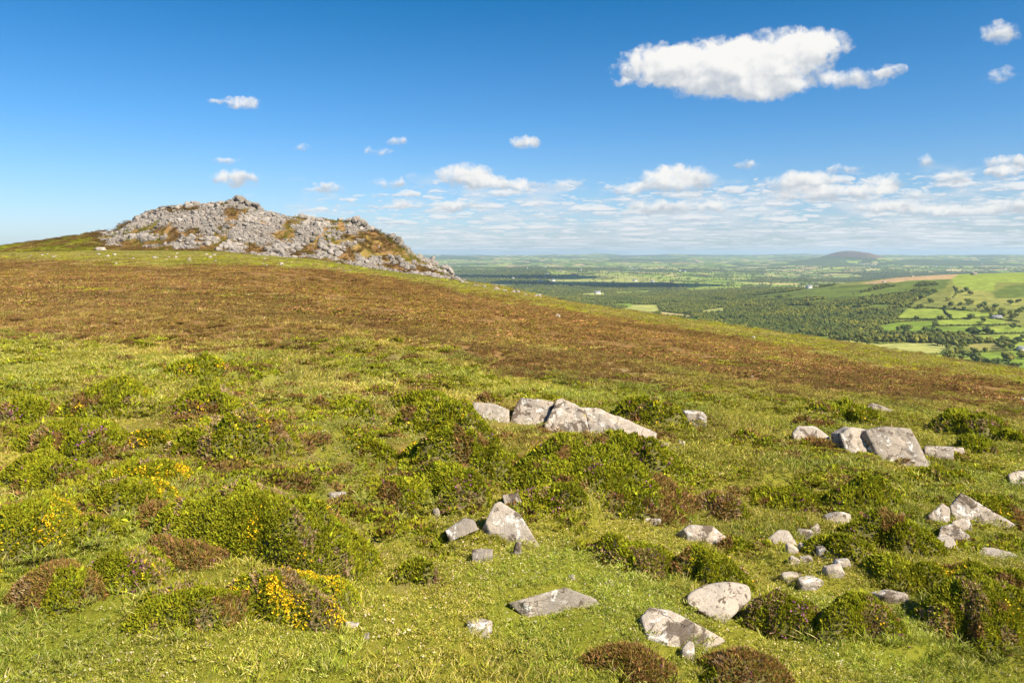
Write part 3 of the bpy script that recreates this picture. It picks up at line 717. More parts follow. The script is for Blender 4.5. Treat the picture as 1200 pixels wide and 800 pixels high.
def valley_colour(x, y, z):
    u, v = uvof(x, np.maximum(y, 50), z)
    size = 210.0
    i1, i2, ed = cells(x, y, size, 21)
    c = PALF[np.clip((i1*len(PALF)).astype(int), 0, len(PALF)-1)]*(.85+.55*i2)[:, None]
    big = fbm2(x/1400, y/1400, 3, 31)+.35*fbm2(x/350, y/350, 3, 32)
    r = np.hypot(x, y)
    wood = (big > np.interp(np.log(r), np.log([3000, 6000, 12000, 30000]), [.03, .05, .05, .06])) | (i2 < .10) | (ed < np.interp(r, [1000, 4000, 9000, 20000], [5, 8, 20, 40]))
    near = y < 3150
    wood = np.where(near, False, wood)
    c = np.where(wood[:, None], np.array(WOODC)[None, :], c)
    cn = np.tile(np.array(ROUGH), (len(x), 1))
    for P, col in FIELDS:
        m_ = inpoly(u, v, P); cn[m_] = col
    inn = np.zeros(len(x), bool)
    cn2 = np.where((i2 < .5)[:, None], np.array(SCRUB), c)
    left = near & (u < 800)
    for P, col in FIELDS: inn |= inpoly(u, v, P)
    c = np.where((near & (u > 800))[:, None], cn, c)
    c = np.where((left & inn)[:, None], cn, c)
    mid = (y > 3000) & (y < 9000)
    for P, col in MIDF:
        m_ = inpoly(u, v, P) & mid; c[m_] = np.array(col)*(.8+.4*i1[m_])[:, None]
        wood = wood & ~m_
    c = np.where((mid & (ed < 10))[:, None], np.array(WOODC), c)
    w2 = inwood(u, v, y); c[w2] = WOODC; up2 = w2 & (u > 870) & (v < np.interp(u, [850, 1000, 1060, 1100], [345, 360, 362, 348])) & near; c[up2] = np.array(SCRUB)*(1+.9*fbm2(x/70, y/70, 3, 71))[up2][:, None]; wood = (wood & ~near) | w2
    # heather hill
    hill = np.exp(-(((x-5930)/330.)**2+((y-14000)/1500.)**2)); m_ = hill > .5
    c[m_] = (.17, .12, .09); wood = wood & ~m_
    c = c*(1+.35*fbm2(x/60, y/60, 3, 33))[:, None]
    return c, wood, ed
rv = np.exp(np.linspace(math.log(520), math.log(46000), 760))
X, Y, Fq = polar(rv, AZ); Z = gz(X, Y)
vc, wd, _ = valley_colour(X, Y, Z)
M_VAL, t = mat('farmland')
p = t.pos(); n = t.noise(p, .05, 5, .6); n2 = t.noise(p, .008, 4, .6)
c = t.mix(1.0, t.attr('col'), t.mix(t.step(n, .3, .7), (.68, .72, .7), (1.28, 1.22, 1.15)), 'MULTIPLY')
t.out(c, .95, spec=.03)
me = fast_mesh('valley_land', np.stack([X, Y, Z], 1), Fq, [M_VAL], {'col': vc}, smooth=True)
val = obj('valley_land', me); val['kind'] = 'structure'

# ------------------------------------------------------------------ geometry-node cover (uncountable stuff only)
def gn_scatter(name, P, rot, sc, idx, tint, protos, label, cat):
    coll = bpy.data.collections.new(name+'_kinds')
    for i, m_ in enumerate(protos):
        o = bpy.data.objects.new('%s_kind_%02d' % (name, i), m_); coll.objects.link(o)
    me = bpy.data.meshes.new(name); me.vertices.add(len(P)); me.vertices.foreach_set('co', np.asarray(P, np.float32).ravel())
    a = me.attributes.new('rot', 'FLOAT_VECTOR', 'POINT'); a.data.foreach_set('vector', np.asarray(rot, np.float32).ravel())
    a = me.attributes.new('scl', 'FLOAT_VECTOR', 'POINT'); a.data.foreach_set('vector', np.asarray(sc, np.float32).ravel())
    a = me.attributes.new('idx', 'INT', 'POINT'); a.data.foreach_set('value', np.asarray(idx, np.int32))
    a = me.attributes.new('tint', 'FLOAT_COLOR', 'POINT'); d = np.ones((len(P), 4), np.float32); d[:, :3] = tint; a.data.foreach_set('color', d.ravel())
    o = obj(name, me)
    ng = bpy.data.node_groups.new(name, 'GeometryNodeTree')
    ng.interface.new_socket('Geometry', in_out='INPUT', socket_type='NodeSocketGeometry'); ng.interface.new_socket('Geometry', in_out='OUTPUT', socket_type='NodeSocketGeometry')
    N = ng.nodes; Lk = ng.links
    gi = N.new('NodeGroupInput'); go = N.new('NodeGroupOutput'); ip = N.new('GeometryNodeInstanceOnPoints'); ci = N.new('GeometryNodeCollectionInfo')
    ci.inputs['Collection'].default_value = coll; ci.inputs['Separate Children'].default_value = True; ci.inputs['Reset Children'].default_value = True
    def na(nm, dt):
        q = N.new('GeometryNodeInputNamedAttribute'); q.data_type = dt; q.inputs['Name'].default_value = nm; return q.outputs['Attribute']
    e2r = N.new('FunctionNodeEulerToRotation')
    mp = N.new('GeometryNodeMeshToPoints')
    Lk.new(gi.outputs[0], mp.inputs[0]); Lk.new(mp.outputs[0], ip.inputs['Points']); Lk.new(ci.outputs[0], ip.inputs['Instance']); ip.inputs['Pick Instance'].default_value = True
    Lk.new(na('idx', 'INT'), ip.inputs['Instance Index']); Lk.new(na('rot', 'FLOAT_VECTOR'), e2r.inputs[0]); Lk.new(e2r.outputs[0], ip.inputs['Rotation'])
    Lk.new(na('scl', 'FLOAT_VECTOR'), ip.inputs['Scale']); Lk.new(ip.outputs[0], go.inputs[0])
    md = o.modifiers.new('cover', 'NODES'); md.node_group = ng
    return tag(o, label, cat, None, 'stuff')
def align(x, y, r, e=.4):
    """euler that tips +Z to the ground normal, random spin"""
    gx = (gz(x+e, y)-gz(x-e, y))/(2*e); gy = (gz(x, y+e)-gz(x, y-e))/(2*e)
    rx = np.arctan(gy); ry = -np.arctan(gx*np.cos(rx))
    return rx, ry
def wedge(n, y0, y1, r, m=.70, pw=1.0):
    """uniform-per-area points in the view wedge"""
    y = np.sqrt(r.uniform(y0*y0, y1*y1, n)); x = (y*m+2.6)*r.uniform(-1, 1, n); return x, y
def rotmat_pts(n_pts, r): pass

def grass_patch(name, rad, nb, Lm, Wd, r, seedstalk=.03, clump=.5, lean=.45):
    # blades gathered in little tussocks
    nt = max(6, nb//14); tc = r.uniform(-1, 1, (nt, 2))*rad*.95
    k = r.integers(0, nt, nb); off = r.normal(0, rad*.13*clump, (nb, 2))
    b = np.zeros((nb, 3)); b[:, :2] = tc[k]+off
    tl = np.exp(r.normal(0, .35, nt))
    d = np.zeros((nb, 3)); d[:, :2] = off/(rad*.13)*.35+r.normal(0, lean, (nb, 2))+r.normal(0, .25, (nt, 2))[k]; d[:, 2] = 1
    L = Lm*tl[k]*r.uniform(.6, 1.3, nb); W = Wd*r.uniform(.7, 1.3, nb)
    tcx = np.stack([var(np.array([1.0, 1.0, 1.0]), 1, r, .22)[0] if r.uniform() < 1 else np.ones(3) for _ in range(nt)])
    c = G_GRASS[None, :]*tcx[k]*1.1*np.exp(r.normal(0, .2, (nb, 1)))
    dryb = r.uniform(size=nb) < .20; c[dryb] = var(G_DRY*1.1, dryb.sum(), r, .2)
    lb = r.uniform(size=nb) < .28; c[lb] = var(G_LUSH*1.1, lb.sum(), r, .2)
    st = r.uniform(size=nb) < seedstalk; L[st] *= 1.9; W[st] *= .6; c[st] = var(G_DRY*1.15, st.sum(), r, .15)
    if Lm < .05:
        lf = r.uniform(size=nb) < .014; L[lf] = .028; W[lf] = .022; d[lf, 2] *= .15; b[lf, 2] += .035; c[lf] = var(np.array([.62, .47, .33]), lf.sum(), r, .15)
    b[:, 2] -= .01
    V, Fc = rhombi(b, d, L, W, r=r)
    return fast_mesh(name, V, Fc, [M_ILEAF], {'col': np.repeat(c, 4, 0)})
def heath_patch(name, rad, ncl, size, r, col, col2, f2=.3, nl=16, flat=.7, lw=.35):
    """low mat of small sprig clumps"""
    ang = r.uniform(0, 2*np.pi, ncl); q = np.sqrt(r.uniform(0, 1, ncl))*rad
    C = np.stack([np.cos(ang)*q, np.sin(ang)*q, np.zeros(ncl)], 1)
    hh = size*r.uniform(.6, 1.3, ncl)*(1-.6*(q/rad)**2)
    k = np.repeat(np.arange(ncl), nl)
    d = r.normal(size=(ncl*nl, 3)); d[:, 2] = np.abs(d[:, 2])*.9+.25; d /= np.linalg.norm(d, axis=1)[:, None]
    b = C[k]+d*(hh[k]*.35)[:, None]*np.array([1, 1, flat])
    L = hh[k]*r.uniform(.5, .9, len(k)); V, Fc = rhombi(b, d+np.array([0, 0, .25]), L, L*lw, r=r)
    cc = var(col, ncl, r, .2); m_ = r.uniform(size=ncl) < f2; cc[m_] = var(col2, m_.sum(), r, .2)
    c = cc[k]*np.exp(r.normal(0, .18, (len(k), 1)))
    return fast_mesh(name, V, Fc, [M_ILEAF], {'col': np.repeat(c, 4, 0)})

def clear_of(x, y, lst, grow=1.0):
    ok = np.ones(len(x), bool)
    for cx, cy, rx, ry in lst: ok &= ((x-cx)/(rx*grow))**2+((y-cy)/(ry*grow))**2 > 1
    return ok
r = np.random.default_rng(21)
gp = [grass_patch('g%d' % i, .33, 420, .036, .009, r, .02, lean=.8) for i in range(5)] + [grass_patch('gl%d' % i, .36, 340, .078, .010, r, .04, lean=.65) for i in range(3)] \
   + [grass_patch('gm%d' % i, .85, 460, .105, .020, r, .04, lean=.7) for i in range(4)] + [grass_patch('gf%d' % i, 2.2, 420, .20, .055, r, .03, lean=.6) for i in range(3)]
xs = []; ys = []; ix = []; scs = []
x, y = wedge(11500, 7, 23, r); d = fbm2(x/1.3, y/1.3, 3, 201)
tall = (d > .17) | ~clear_of(x, y, BUSH, 1.15)
xs.append(x); ys.append(y); ix.append(np.where(tall, r.integers(5, 8, len(x)), r.integers(0, 5, len(x)))); scs.append(r.uniform(.75, 1.25, len(x)))
x, y = wedge(9500, 22, 66, r, pw=1); xs.append(x); ys.append(y); ix.append(r.integers(8, 12, len(x))); scs.append(r.uniform(.7, 1.2, len(x)))
x, y = wedge(11000, 64, 330, r); xs.append(x); ys.append(y); ix.append(r.integers(12, 15, len(x))); scs.append(r.uniform(.7, 1.2, len(x)))
x = np.concatenate(xs); y = np.concatenate(ys); ix = np.concatenate(ix); s = np.concatenate(scs)
he, dr, lu, rk, pa, u_, v_ = masks(x, y)
keep = (r.uniform(size=len(x)) > he*.85) & (rk < .3) & (r.uniform(size=len(x)) > pa*.9) & clear_of(x, y, ROCKS, 1.0) & clear_of(x, y, BUSH, .68)
D = np.interp(600+F*x/y, gD[0], gD[1]); keep &= y < D+10
x, y, ix, s, dr, lu, he = [q[keep] for q in (x, y, ix, s, dr, lu, he)]
rx, ry = align(x, y, r)
tint = np.ones((len(x), 3))*np.exp(r.normal(0, .10, (len(x), 1)))
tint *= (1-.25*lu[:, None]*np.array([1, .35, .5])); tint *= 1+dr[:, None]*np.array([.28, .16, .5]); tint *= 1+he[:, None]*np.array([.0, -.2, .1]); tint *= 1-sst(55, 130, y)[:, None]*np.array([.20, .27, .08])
tint *= np.exp(fbm2(x/2.5, y/2.5, 3, 202)*.8)[:, None]
sc3 = np.stack([s, s, s*np.where(y > 64, .8, 1)], 1)
rot = np.stack([rx, ry, r.uniform(0, 6.28, len(x))], 1)
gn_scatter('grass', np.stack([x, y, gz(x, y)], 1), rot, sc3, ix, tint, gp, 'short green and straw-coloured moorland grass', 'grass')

hp = [heath_patch('h%d' % i, .55, 60, .16, r, G_GORSE, G_HEATH, .15, lw=.4) for i in range(3)] + [heath_patch('hb%d' % i, .55, 60, .17, r, G_HEATH, G_HEATHG, .3, lw=.25) for i in range(3)] \
   + [heath_patch('hf%d' % i, 2.4, 130, .30, r, np.array([.246, .136, .050]), G_HEATHG, .24, nl=14, flat=.6, lw=.45) for i in range(4)] + [heath_patch('hg%d' % i, 2.0, 100, .28, r, G_GORSE*1.1, G_HEATHG, .4, nl=12, lw=.5) for i in range(3)]
xs = []; ys = []; kk = []
x, y = wedge(12800, 12, 75, r); xs.append(x); ys.append(y); kk.append(np.zeros(len(x)))
x, y = wedge(15000, 60, 340, r); xs.append(x); ys.append(y); kk.append(np.ones(len(x)))
x, y = wedge(14000, 325, 378, r); m_ = x/y < -.05; xs.append(x[m_]); ys.append(y[m_]); kk.append(np.ones(m_.sum())*2)
x = np.concatenate(xs); y = np.concatenate(ys); kk = np.concatenate(kk)
he, dr, lu, rk, pa, u_, v_ = masks(x, y)
gors = fbm2(x/3.4, y/3.4, 4, 210)+.12*sst(700, 520, v_)+.10*sst(900, 500, u_)*sst(430, 520, v_)
pk = r.uniform(size=len(x))
isg = (kk == 0) & (gors > .07) & (v_ < 660)
ish = (kk == 0) & (r.uniform(size=len(x)) < he*1.2)
far = (kk == 1) & (r.uniform(size=len(x)) < he*1.1+.05)
farg = (kk == 1) & (~far) & (gors > .08) & (r.uniform(size=len(x)) < .6)
tor = (kk == 2) & (r.uniform(size=len(x)) < .8) & (rk < .5)
keep = (isg | ish | far | farg | tor) & (rk < .5) & clear_of(x, y, ROCKS, 1.15) & (clear_of(x, y, BUSH, .8)) & (r.uniform(size=len(x)) > pa)
D = np.interp(600+F*x/y, gD[0], gD[1]); keep &= y < D+12
ixx = np.where(ish, r.integers(3, 6, len(x)), r.integers(0, 3, len(x))); ixx = np.where(far, r.integers(6, 10, len(x)), ixx); ixx = np.where(farg, r.integers(10, 13, len(x)), ixx)
ixx = np.where(tor, np.where(fbm2(x/9, y/9, 3, 211) > -.02, r.integers(6, 10, len(x)), r.integers(10, 13, len(x))), ixx)
x, y, ixx, kk, dr = x[keep], y[keep], ixx[keep], kk[keep], dr[keep]
s = r.uniform(.7, 1.3, len(x)); rx, ry = align(x, y, r)
tint = np.where(kk > 0, 1.2, 1.0)[:, None]*np.exp(fbm2(x/14, y/14, 4, 212)*np.where(kk > 0, .8, .5))[:, None]*np.exp(r.normal(0, .12, (len(x), 1)))*np.ones((1, 3))
tint *= 1+dr[:, None]*np.array([.2, .3, .0]); tint *= np.where(kk == 2, .62, 1)[:, None]
gn_scatter('heath_cover', np.stack([x, y, gz(x, y)-.02], 1), np.stack([rx, ry, r.uniform(0, 6.28, len(x))], 1), np.stack([s, s, s*np.where(kk > 0, .65, 1)], 1), ixx, tint, hp,
           'brown heather and low green gorse covering the moor', 'heather')

# ------------------------------------------------------------------ tor
r = np.random.default_rng(33)
TP = []
for i in range(14):
    ext = np.array([1, r.uniform(.55, .9), r.uniform(.35, .7)]); N, D = block_planes(r, ext)
    P, f = poly_rock(N, D*.82, ext, k=3, p=60, amp=.05, seed=i, chip=.05); TP.append(fast_mesh('tor_boulder', P, f, [M_TOR], smooth=False))
n = 60000; y = np.sqrt(r.uniform(322**2, 384**2, n)); x = y*r.uniform(-.56, -.04, n)
_, _, _, rk, _, u_, v_ = masks(x, y)
k = r.uniform(size=n) < rk; x, y, u_, v_ = x[k], y[k], u_[k], v_[k]
# a loose spill of blocks below the rock edge
xs2, ys2 = [], []
size = np.exp(r.normal(-1.1, .52, len(x))); size = np.clip(size, .22, 1.55)
o = np.argsort(-size)
x, y, size = x[o], y[o], size[o]
nb = 0; used = []
for i in range(len(x)):
    if nb >= 270: break
    if y[i] > 376: continue
    if any((x[i]-a)**2+(y[i]-b)**2 < (.9*(size[i]+c))**2 for a, b, c in used): continue
    used.append((x[i], y[i], size[i])); nb += 1
    sz = size[i]*1.15
    ob = obj('tor_boulder', TP[r.integers(0, 14)], loc=(x[i], y[i], float(gz(x[i], y[i]))+sz*.22))
    ob.rotation_euler = (r.uniform(-.5, .5), r.uniform(-.5, .5), r.uniform(0, 6.28)); ob.scale = (sz,)*3
    tag(ob, 'grey angular boulder among the scree covering the tor', 'boulder', 'grey boulders covering the tor')
sel = np.arange(270, min(len(x), 15000)); x, y, size = x[sel], y[sel], np.clip(size[sel], .2, .8)
gn_scatter('scree', np.stack([x, y, gz(x, y)+size*.15], 1), np.stack([r.uniform(-.6, .6, len(x)), r.uniform(-.6, .6, len(x)), r.uniform(0, 6.28, len(x))], 1),
           np.repeat(size[:, None], 3, 1), r.integers(0, 14, len(x)), np.ones((len(x), 3)), TP, 'pale grey scree of broken stones on the tor', 'scree')
def crag(blocks, label, seed, name='rock_crag', yd=372):
    r = np.random.default_rng(seed); Vs = []; Fs = []; o = 0
    u0 = np.mean([b[0] for b in blocks]); x0 = (u0-600)/F*yd; z0 = float(gz(x0, yd))
    for (u, v, w, h) in blocks:
        dy = r.uniform(-3, 2); yy = yd+dy; s = yy/F
        ext = np.array([w*s/2, w*s/2*r.uniform(.7, 1.2), h*s/2]); N, D = block_planes(r, ext, .25)
        P, f = poly_rock(N, D, ext, k=3, p=60, amp=.07, seed=int(u+v), chip=.12)
        a = r.uniform(-.25, .25); P = np.stack([P[:, 0]*math.cos(a)+P[:, 2]*math.sin(a), P[:, 1], -P[:, 0]*math.sin(a)+P[:, 2]*math.cos(a)], 1)
        P = P+np.array([(u-600)*s, yy, -(v-HV)*s])-np.array([x0, yd, z0])
        Vs.append(P); Fs.append(f+o); o += len(P)
    me = fast_mesh(name, np.vstack(Vs), np.vstack(Fs), [M_TOR])
    return tag(obj(name, me, loc=(x0, yd, z0)), label, 'crag', 'rock crags crowning the tor')
def face_crag(x, y, rad, n, seed, label):
    r = np.random.default_rng(seed); z0 = float(gz(x, y)); Vs = []; Fs = []; o = 0
    for i in range(n):
        a = r.uniform(0, 6.28); q = rad*math.sqrt(r.uniform(0, 1)); px_ = x+math.cos(a)*q*1.5; py_ = y+math.sin(a)*q*.7
        w_ = rad*r.uniform(.16, .40); ext = np.array([w_, w_*.8, w_*r.uniform(.45, 1.3)]); N, D = block_planes(r, ext, .22)
        P, f = poly_rock(N, D, ext, k=3, p=60, amp=.07, seed=seed*7+i, chip=.12)
        t_ = r.normal(.25, .12); P = np.stack([P[:, 0]*math.cos(t_)+P[:, 2]*math.sin(t_), P[:, 1], -P[:, 0]*math.sin(t_)+P[:, 2]*math.cos(t_)], 1)
        P = P+np.array([px_-x, py_-y, float(gz(px_, py_))-z0+w_*.2]); Vs.append(P); Fs.append(f+o); o += len(P)
    tag(obj('bedrock_crag', fast_mesh('bedrock_crag', np.vstack(Vs), np.vstack(Fs), [M_TOR]), loc=(x, y, z0)), label, 'crag', 'bedrock ribs breaking through the scree')
rc_ = np.random.default_rng(71); made = 0
for i in range(4000):
    if made >= 34: break
    y_ = rc_.uniform(330, 371); x_ = y_*rc_.uniform(-.50, -.085); u0_, v0_ = uvof(x_, y_, float(gz(x_, y_)))
    if u0_ < 380 and rc_.uniform() < .45: continue
    if v0_ > np.interp(u0_, [115, 190, 250, 300, 360, 420, 480, 535], [285, 285, 289, 293, 301, 310, 318, 327]): continue
    face_crag(x_, y_, rc_.uniform(2.0, 4.6), int(rc_.integers(14, 26)), 500+i, 'rib of fractured bedrock breaking through the scree of the tor'); made += 1
def rb(r, u0, u1, top, n, size=(5, 10), drop=10):
    L = []
    for i in range(n):
        u = r.uniform(u0, u1); t = np.interp(u, [a for a, b in top], [b for a, b in top]); w = r.uniform(*size); h = w*r.uniform(.6, 1.2)
        L.append((u, t+h/2+abs(r.normal(0, .35))*drop*(i > n*.35), w, h))
    return L
r = np.random.default_rng(3)
crag(rb(r, 262, 310, [(262, 241), (268, 234), (275, 230.5), (282, 229), (290, 235), (300, 238), (306, 244), (311, 248)], 60, (3, 9), 14), 'summit crag of piled blocks at the highest point of the tor', 1)
crag(rb(r, 400, 440, [(398, 262), (410, 255), (418, 254), (426, 258), (440, 269)], 52, (3, 9), 14), 'broad crag on the right shoulder of the tor', 2)
crag(rb(r, 452, 482, [(450, 278), (457, 274), (466, 275), (472, 286), (484, 297)], 44, (3, 9), 20), 'upright fractured crag below the right shoulder of the tor', 3)
crag(rb(r, 482, 516, [(480, 295), (495, 301), (516, 309)], 30, (4, 9), 9), 'low broken crag on the falling right ridge of the tor', 4)
crag(rb(r, 514, 538, [(512, 312), (521, 311), (527, 312), (531, 322), (540, 327)], 22, (4, 8), 9), 'small pinnacle crag at the right foot of the tor', 5)
crag(rb(r, 205, 262, [(205, 241), (225, 236), (240, 237), (262, 237)], 34, (4, 8), 6), 'flat-topped crag left of the summit crag', 6)
crag(rb(r, 150, 205, [(148, 258), (165, 250), (185, 244), (205, 240)], 30, (4, 7), 7), 'low ribs of rock on the left shoulder of the tor', 7)

# ------------------------------------------------------------------ trees, hedges, houses in the valley
M_TREE, t = mat('tree_leaves'); oi = t.n('ShaderNodeObjectInfo').outputs['Random']
tp = t.pos(); lf = t.step(t.noise(tp, .006, 3, .6), .35, .65); t.out(t.mix(1.0, t.mix(1.0, t.attr('col'), t.mix(oi, (.6, .68, .7), (1.4, 1.25, 1.1)), 'MULTIPLY'), t.mix(lf, (.62, .72, .85), (1.15, 1.08, .9)), 'MULTIPLY'), .85, spec=.08)
M_BARK, t = mat('bark'); t.out(t.mix(t.noise(t.pos(), 2, 4), (.07, .05, .035), (.13, .10, .07)), .95)
def crown_mesh(seed, nl=170, k=1, sub=7):
    r = np.random.default_rng(seed); Vs = []; Fs = []; Cs = []; o = 0
    for j in range(sub):
        d, f = ico(k)
        c = np.array([r.normal(0, .27), r.normal(0, .27), r.uniform(.38, .95)]) if j else np.array([0, 0, .6])
        rad = r.uniform(.22, .36) if j else .36
        P = d*(rad*(1+.6*fbm3(d*2+seed+j*3, 2, seed)))[:, None]+c
        Vs.append(P); Fs.append(f+o); o += len(P); Cs.append(np.tile(var(np.array([.125, .140, .028]), 1, r, .22), (len(P), 1)))
    if nl:
        b = r.normal(size=(nl, 3)); b /= np.linalg.norm(b, axis=1)[:, None]
        b = b*np.array([.5, .5, .42])*r.uniform(.75, 1.08, (nl, 1))+np.array([0, 0, .66])
        V, f = rhombi(b, r.normal(size=(nl, 3)), .16, .13, r=r)
        Vs.append(V); Fs.append(f+o); Cs.append(np.repeat(var(np.array([.150, .17, .034]), nl, r, .3), 4, 0))
    return fast_mesh('crown', np.vstack(Vs), np.vstack(Fs), [M_TREE], {'col': np.vstack(Cs)}, smooth=False)
crowns = [crown_mesh(i) for i in range(6)]
def trunk_mesh():
    n = 8; a = np.linspace(0, 2*np.pi, n, endpoint=False); V = []
    for z, q in ((-.05, .06), (.15, .04), (.45, .028), (.75, .01)): V += [(math.cos(t_)*q, math.sin(t_)*q, z) for t_ in a]
    Fq_ = [(k_*n+i, k_*n+(i+1) % n, (k_+1)*n+(i+1) % n, (k_+1)*n+i) for k_ in range(3) for i in range(n)]
    # limbs
    for az_, z0_ in ((0.5, .3), (2.4, .36), (4.2, .33)):
        o = len(V); dx, dy = math.cos(az_), math.sin(az_)
        for s_, q in ((0, .02), (.28, .008)):
            V += [(dx*s_-dy*q*math.cos(b_), dy*s_+dx*q*math.cos(b_), z0_+s_*.9+q*math.sin(b_)) for b_ in np.linspace(0, 2*np.pi, 4, endpoint=False)]
        Fq_ += [(o+i, o+(i+1) % 4, o+4+(i+1) % 4, o+4+i) for i in range(4)]
    return fast_mesh('trunk', V, Fq_, [M_BARK])
TRK = trunk_mesh()
ntree = 0
def tree(x, y, z, s, label, group, r):
    global ntree
    ntree += 1
    t_ = empty('tree', (x, y, z), label, 'tree', group, rz=r.uniform(0, 6.28), sc=(s*r.uniform(.9, 1.2), s*r.uniform(.9, 1.2), s*r.uniform(.8, 1.05)))
    obj('crown', crowns[r.integers(0, 6)], t_); obj('trunk', TRK, t_)
HEDGES = [
 ([(1050,373.5),(1056,374.5),(1100,374.3),(1117,374.5),(1175,371.5)], 'hedge between the upper and middle bright fields'),
 ([(1065,361),(1085,361),(1107,362.5),(1140,364.5),(1166,365.5)], 'topmost hedge above the bright fields'),
 ([(1106,362),(1108,367),(1113,371),(1116,374.5)], 'short thick hedge between the two highest fields'),
 ([(1097,375),(1096,381),(1092,388),(1088,392)], 'hedge running downhill between two middle fields'),
 ([(1097,382),(1125,382),(1152,381.7),(1177,381)], 'straight hedge below the middle right field'),
 ([(1152,388.5),(1141,391.5),(1130,394),(1118,395)], 'curved hedge on the lower right fields'),
 ([(1152,384.5),(1165,382),(1182,380.5),(1198,384)], 'hedge above the far right triangular field'),
 ([(1138,393),(1165,391.5),(1205,390.7)], 'hedge below the far right triangular field'),
 ([(1140,398),(1170,399),(1205,401)], 'hedge along the lower right lane'),
 ([(1029,382.5),(1040,379.5),(1050,377.5),(1095,375.5)], 'hedge on the upper side of the left middle field'),
 ([(1010,400.5),(1032,403),(1060,401.5),(1107,401.3)], 'hedge along the top of the large pale field'),
 ([(990,407),(1008,409.5),(1030,413),(1050,416),(1080,416)], 'hedge along the bottom of the large pale field'),
 ([(1110,404),(1112,409),(1104,414)], 'hedge at the right end of the large pale field'),
 ([(1064,416.6),(1100,415.5),(1134,413.5),(1172,411.5),(1205,409.5)], 'hedge above the lowest fields'),
 ([(1140,424),(1165,426),(1200,428)], 'lowest hedge just above the moor edge'),
 ([(1118,336),(1122,343),(1117,349)], 'wall hedge beside the hilltop pasture'),
 ([(772,371.8),(800,373),(820,374)], 'hedge below the straw-coloured field'),
 ([(728,364.5),(745,367),(762,369.5),(772,367)], 'hedge round the pale field above the moor edge'),
 ([(1160,373),(1178,375),(1196,378)], 'hedge by the grey barn'),
]
r = np.random.default_rng(44)
def walk(pl, step):
    pts = []
    W = [hit(u, v, True) for u, v in pl]
    for (a, b, _), (c, d, _) in zip(W[:-1], W[1:]):
        L = math.hypot(c-a, d-b); n = max(2, int(L/step))
        for i in range(n): pts.append((a+(c-a)*i/n, b+(d-b)*i/n))
    return pts
hspots = []
for pl, lab in HEDGES:
    pts = np.array(walk(pl, 3.2)); pts = pts+r.normal(0, .5, pts.shape)
    Z = gz(pts[:, 0], pts[:, 1]); Vs = []; Fs = []; Cs = []; o = 0; d, f = ico(1)
    c0 = np.array([pts[0, 0], pts[0, 1], Z[0]])
    for (a, b), z in zip(pts, Z):
        q = r.uniform(1.6, 3.2); P = d*np.array([2.6, 2.6, q])*(1+.5*fbm3(d*2+a*.1, 2, 3))[:, None]+np.array([a, b, z+q*.35])-c0
        Vs.append(P); Fs.append(f+o); o += len(P); Cs.append(np.tile(var(np.array([.075, .10, .02]), 1, r, .25), (len(P), 1)))
    tag(obj('hedgerow', fast_mesh('hedgerow', np.vstack(Vs), np.vstack(Fs), [M_TREE], {'col': np.vstack(Cs)}), loc=tuple(c0)), lab, 'hedge', 'hedgerows between the valley fields')
    for (a, b) in pts[::7]:
        if r.uniform() < .22: hspots.append((a, b))
SPOT = [(1142,388),(1143,390),(1138,391),(1146,391),(1078,361),(1116,358),(1135,357),(1140,356),(1136,354.5),(1128,357),(1155,363),(1160,365),(1165,366),(1170,368),(1178,370),(1185,372),(1192,371),(1186,367),(1175,364),(1148,361),(1154,358),
 (1200,363),(1197,367),(1165,360),(1060,386),(1064,388),(1067,385),(1055,387),(1086,388),(1090,391),(1126,398),(1130,401),(1134,404),(1128,407),(1126,411),(1130,396),(1132,400),(1123,415),(1128,417),(1134,418),(1138,422),(1144,425),(1149,428),(1155,429),
 (1110,421),(1115,422),(1120,424),(1126,424),(1179,421),(1181,422),(1197,418),(1198,420),(1185,409),(1190,404),(1174,405),(1180,407),(1170,408),(1000,400),(1004,401),(1010,401),(1016,403),(1022,403),(980,396),(978,399),(994,406),(1100,404),(1106,405),
 (1072,352),(1078,350),(1090,354),(1186,356),(1192,354),(1110,352),(1125,343),(1130,341),(1136,345),(1160,431),(1172,432),(1182,433),(1190,434),(1103,374),(1136,373),(1149,382),(1152,377),(1188,384),(1160,391),(1200,396),(1195,400)]
for u, v in SPOT:
    x, y, z = hit(u, v+1, True); x += r.normal(0, 3); tree(x, y, float(gz(x, y)), r.uniform(9, 14), 'dark round tree standing among the valley fields', 'trees among the valley fields', r)
for a, b in hspots:
    tree(a, b, float(gz(a, b)), r.uniform(6, 10), 'small dark tree growing in a valley hedgerow', 'trees in the valley hedgerows', r)
# wood: nearest trees individually, the rest as one mass
n = 260000
yv = np.sqrt(r.uniform(1100**2, 4600**2, n)); xv = yv*r.uniform(-.1, .68, n)
zv = gz(xv, yv); u_, v_ = uvof(xv, yv, zv)
dens = np.interp(yv, [1100, 3000, 4600], [1, 1, .45])
w = inwood(u_, v_, yv) & (r.uniform(size=n) < dens)
gap = fbm2(xv/90, yv/90, 4, 301); upper = (v_ < np.interp(u_, [850, 1000, 1060, 1100], [345, 362, 365, 350])) & (u_ > 870)
w &= ~(upper & (gap < np.interp(v_, [330, 360], [.14, .04]))); w &= gap > -.19
# scattered scrub left of the hill
strip = (~w) & (yv < 3150) & (u_ < 900) & (gap > .02) & ~np.any([inpoly(u_, v_, P) for P, c in FIELDS[19:]], axis=0)
w |= strip
xv, yv, zv, u_, v_ = xv[w], yv[w], zv[w], u_[w], v_[w]
if len(xv) > 42000: xv, yv, zv, u_, v_ = [q[:42000] for q in (xv, yv, zv, u_, v_)]
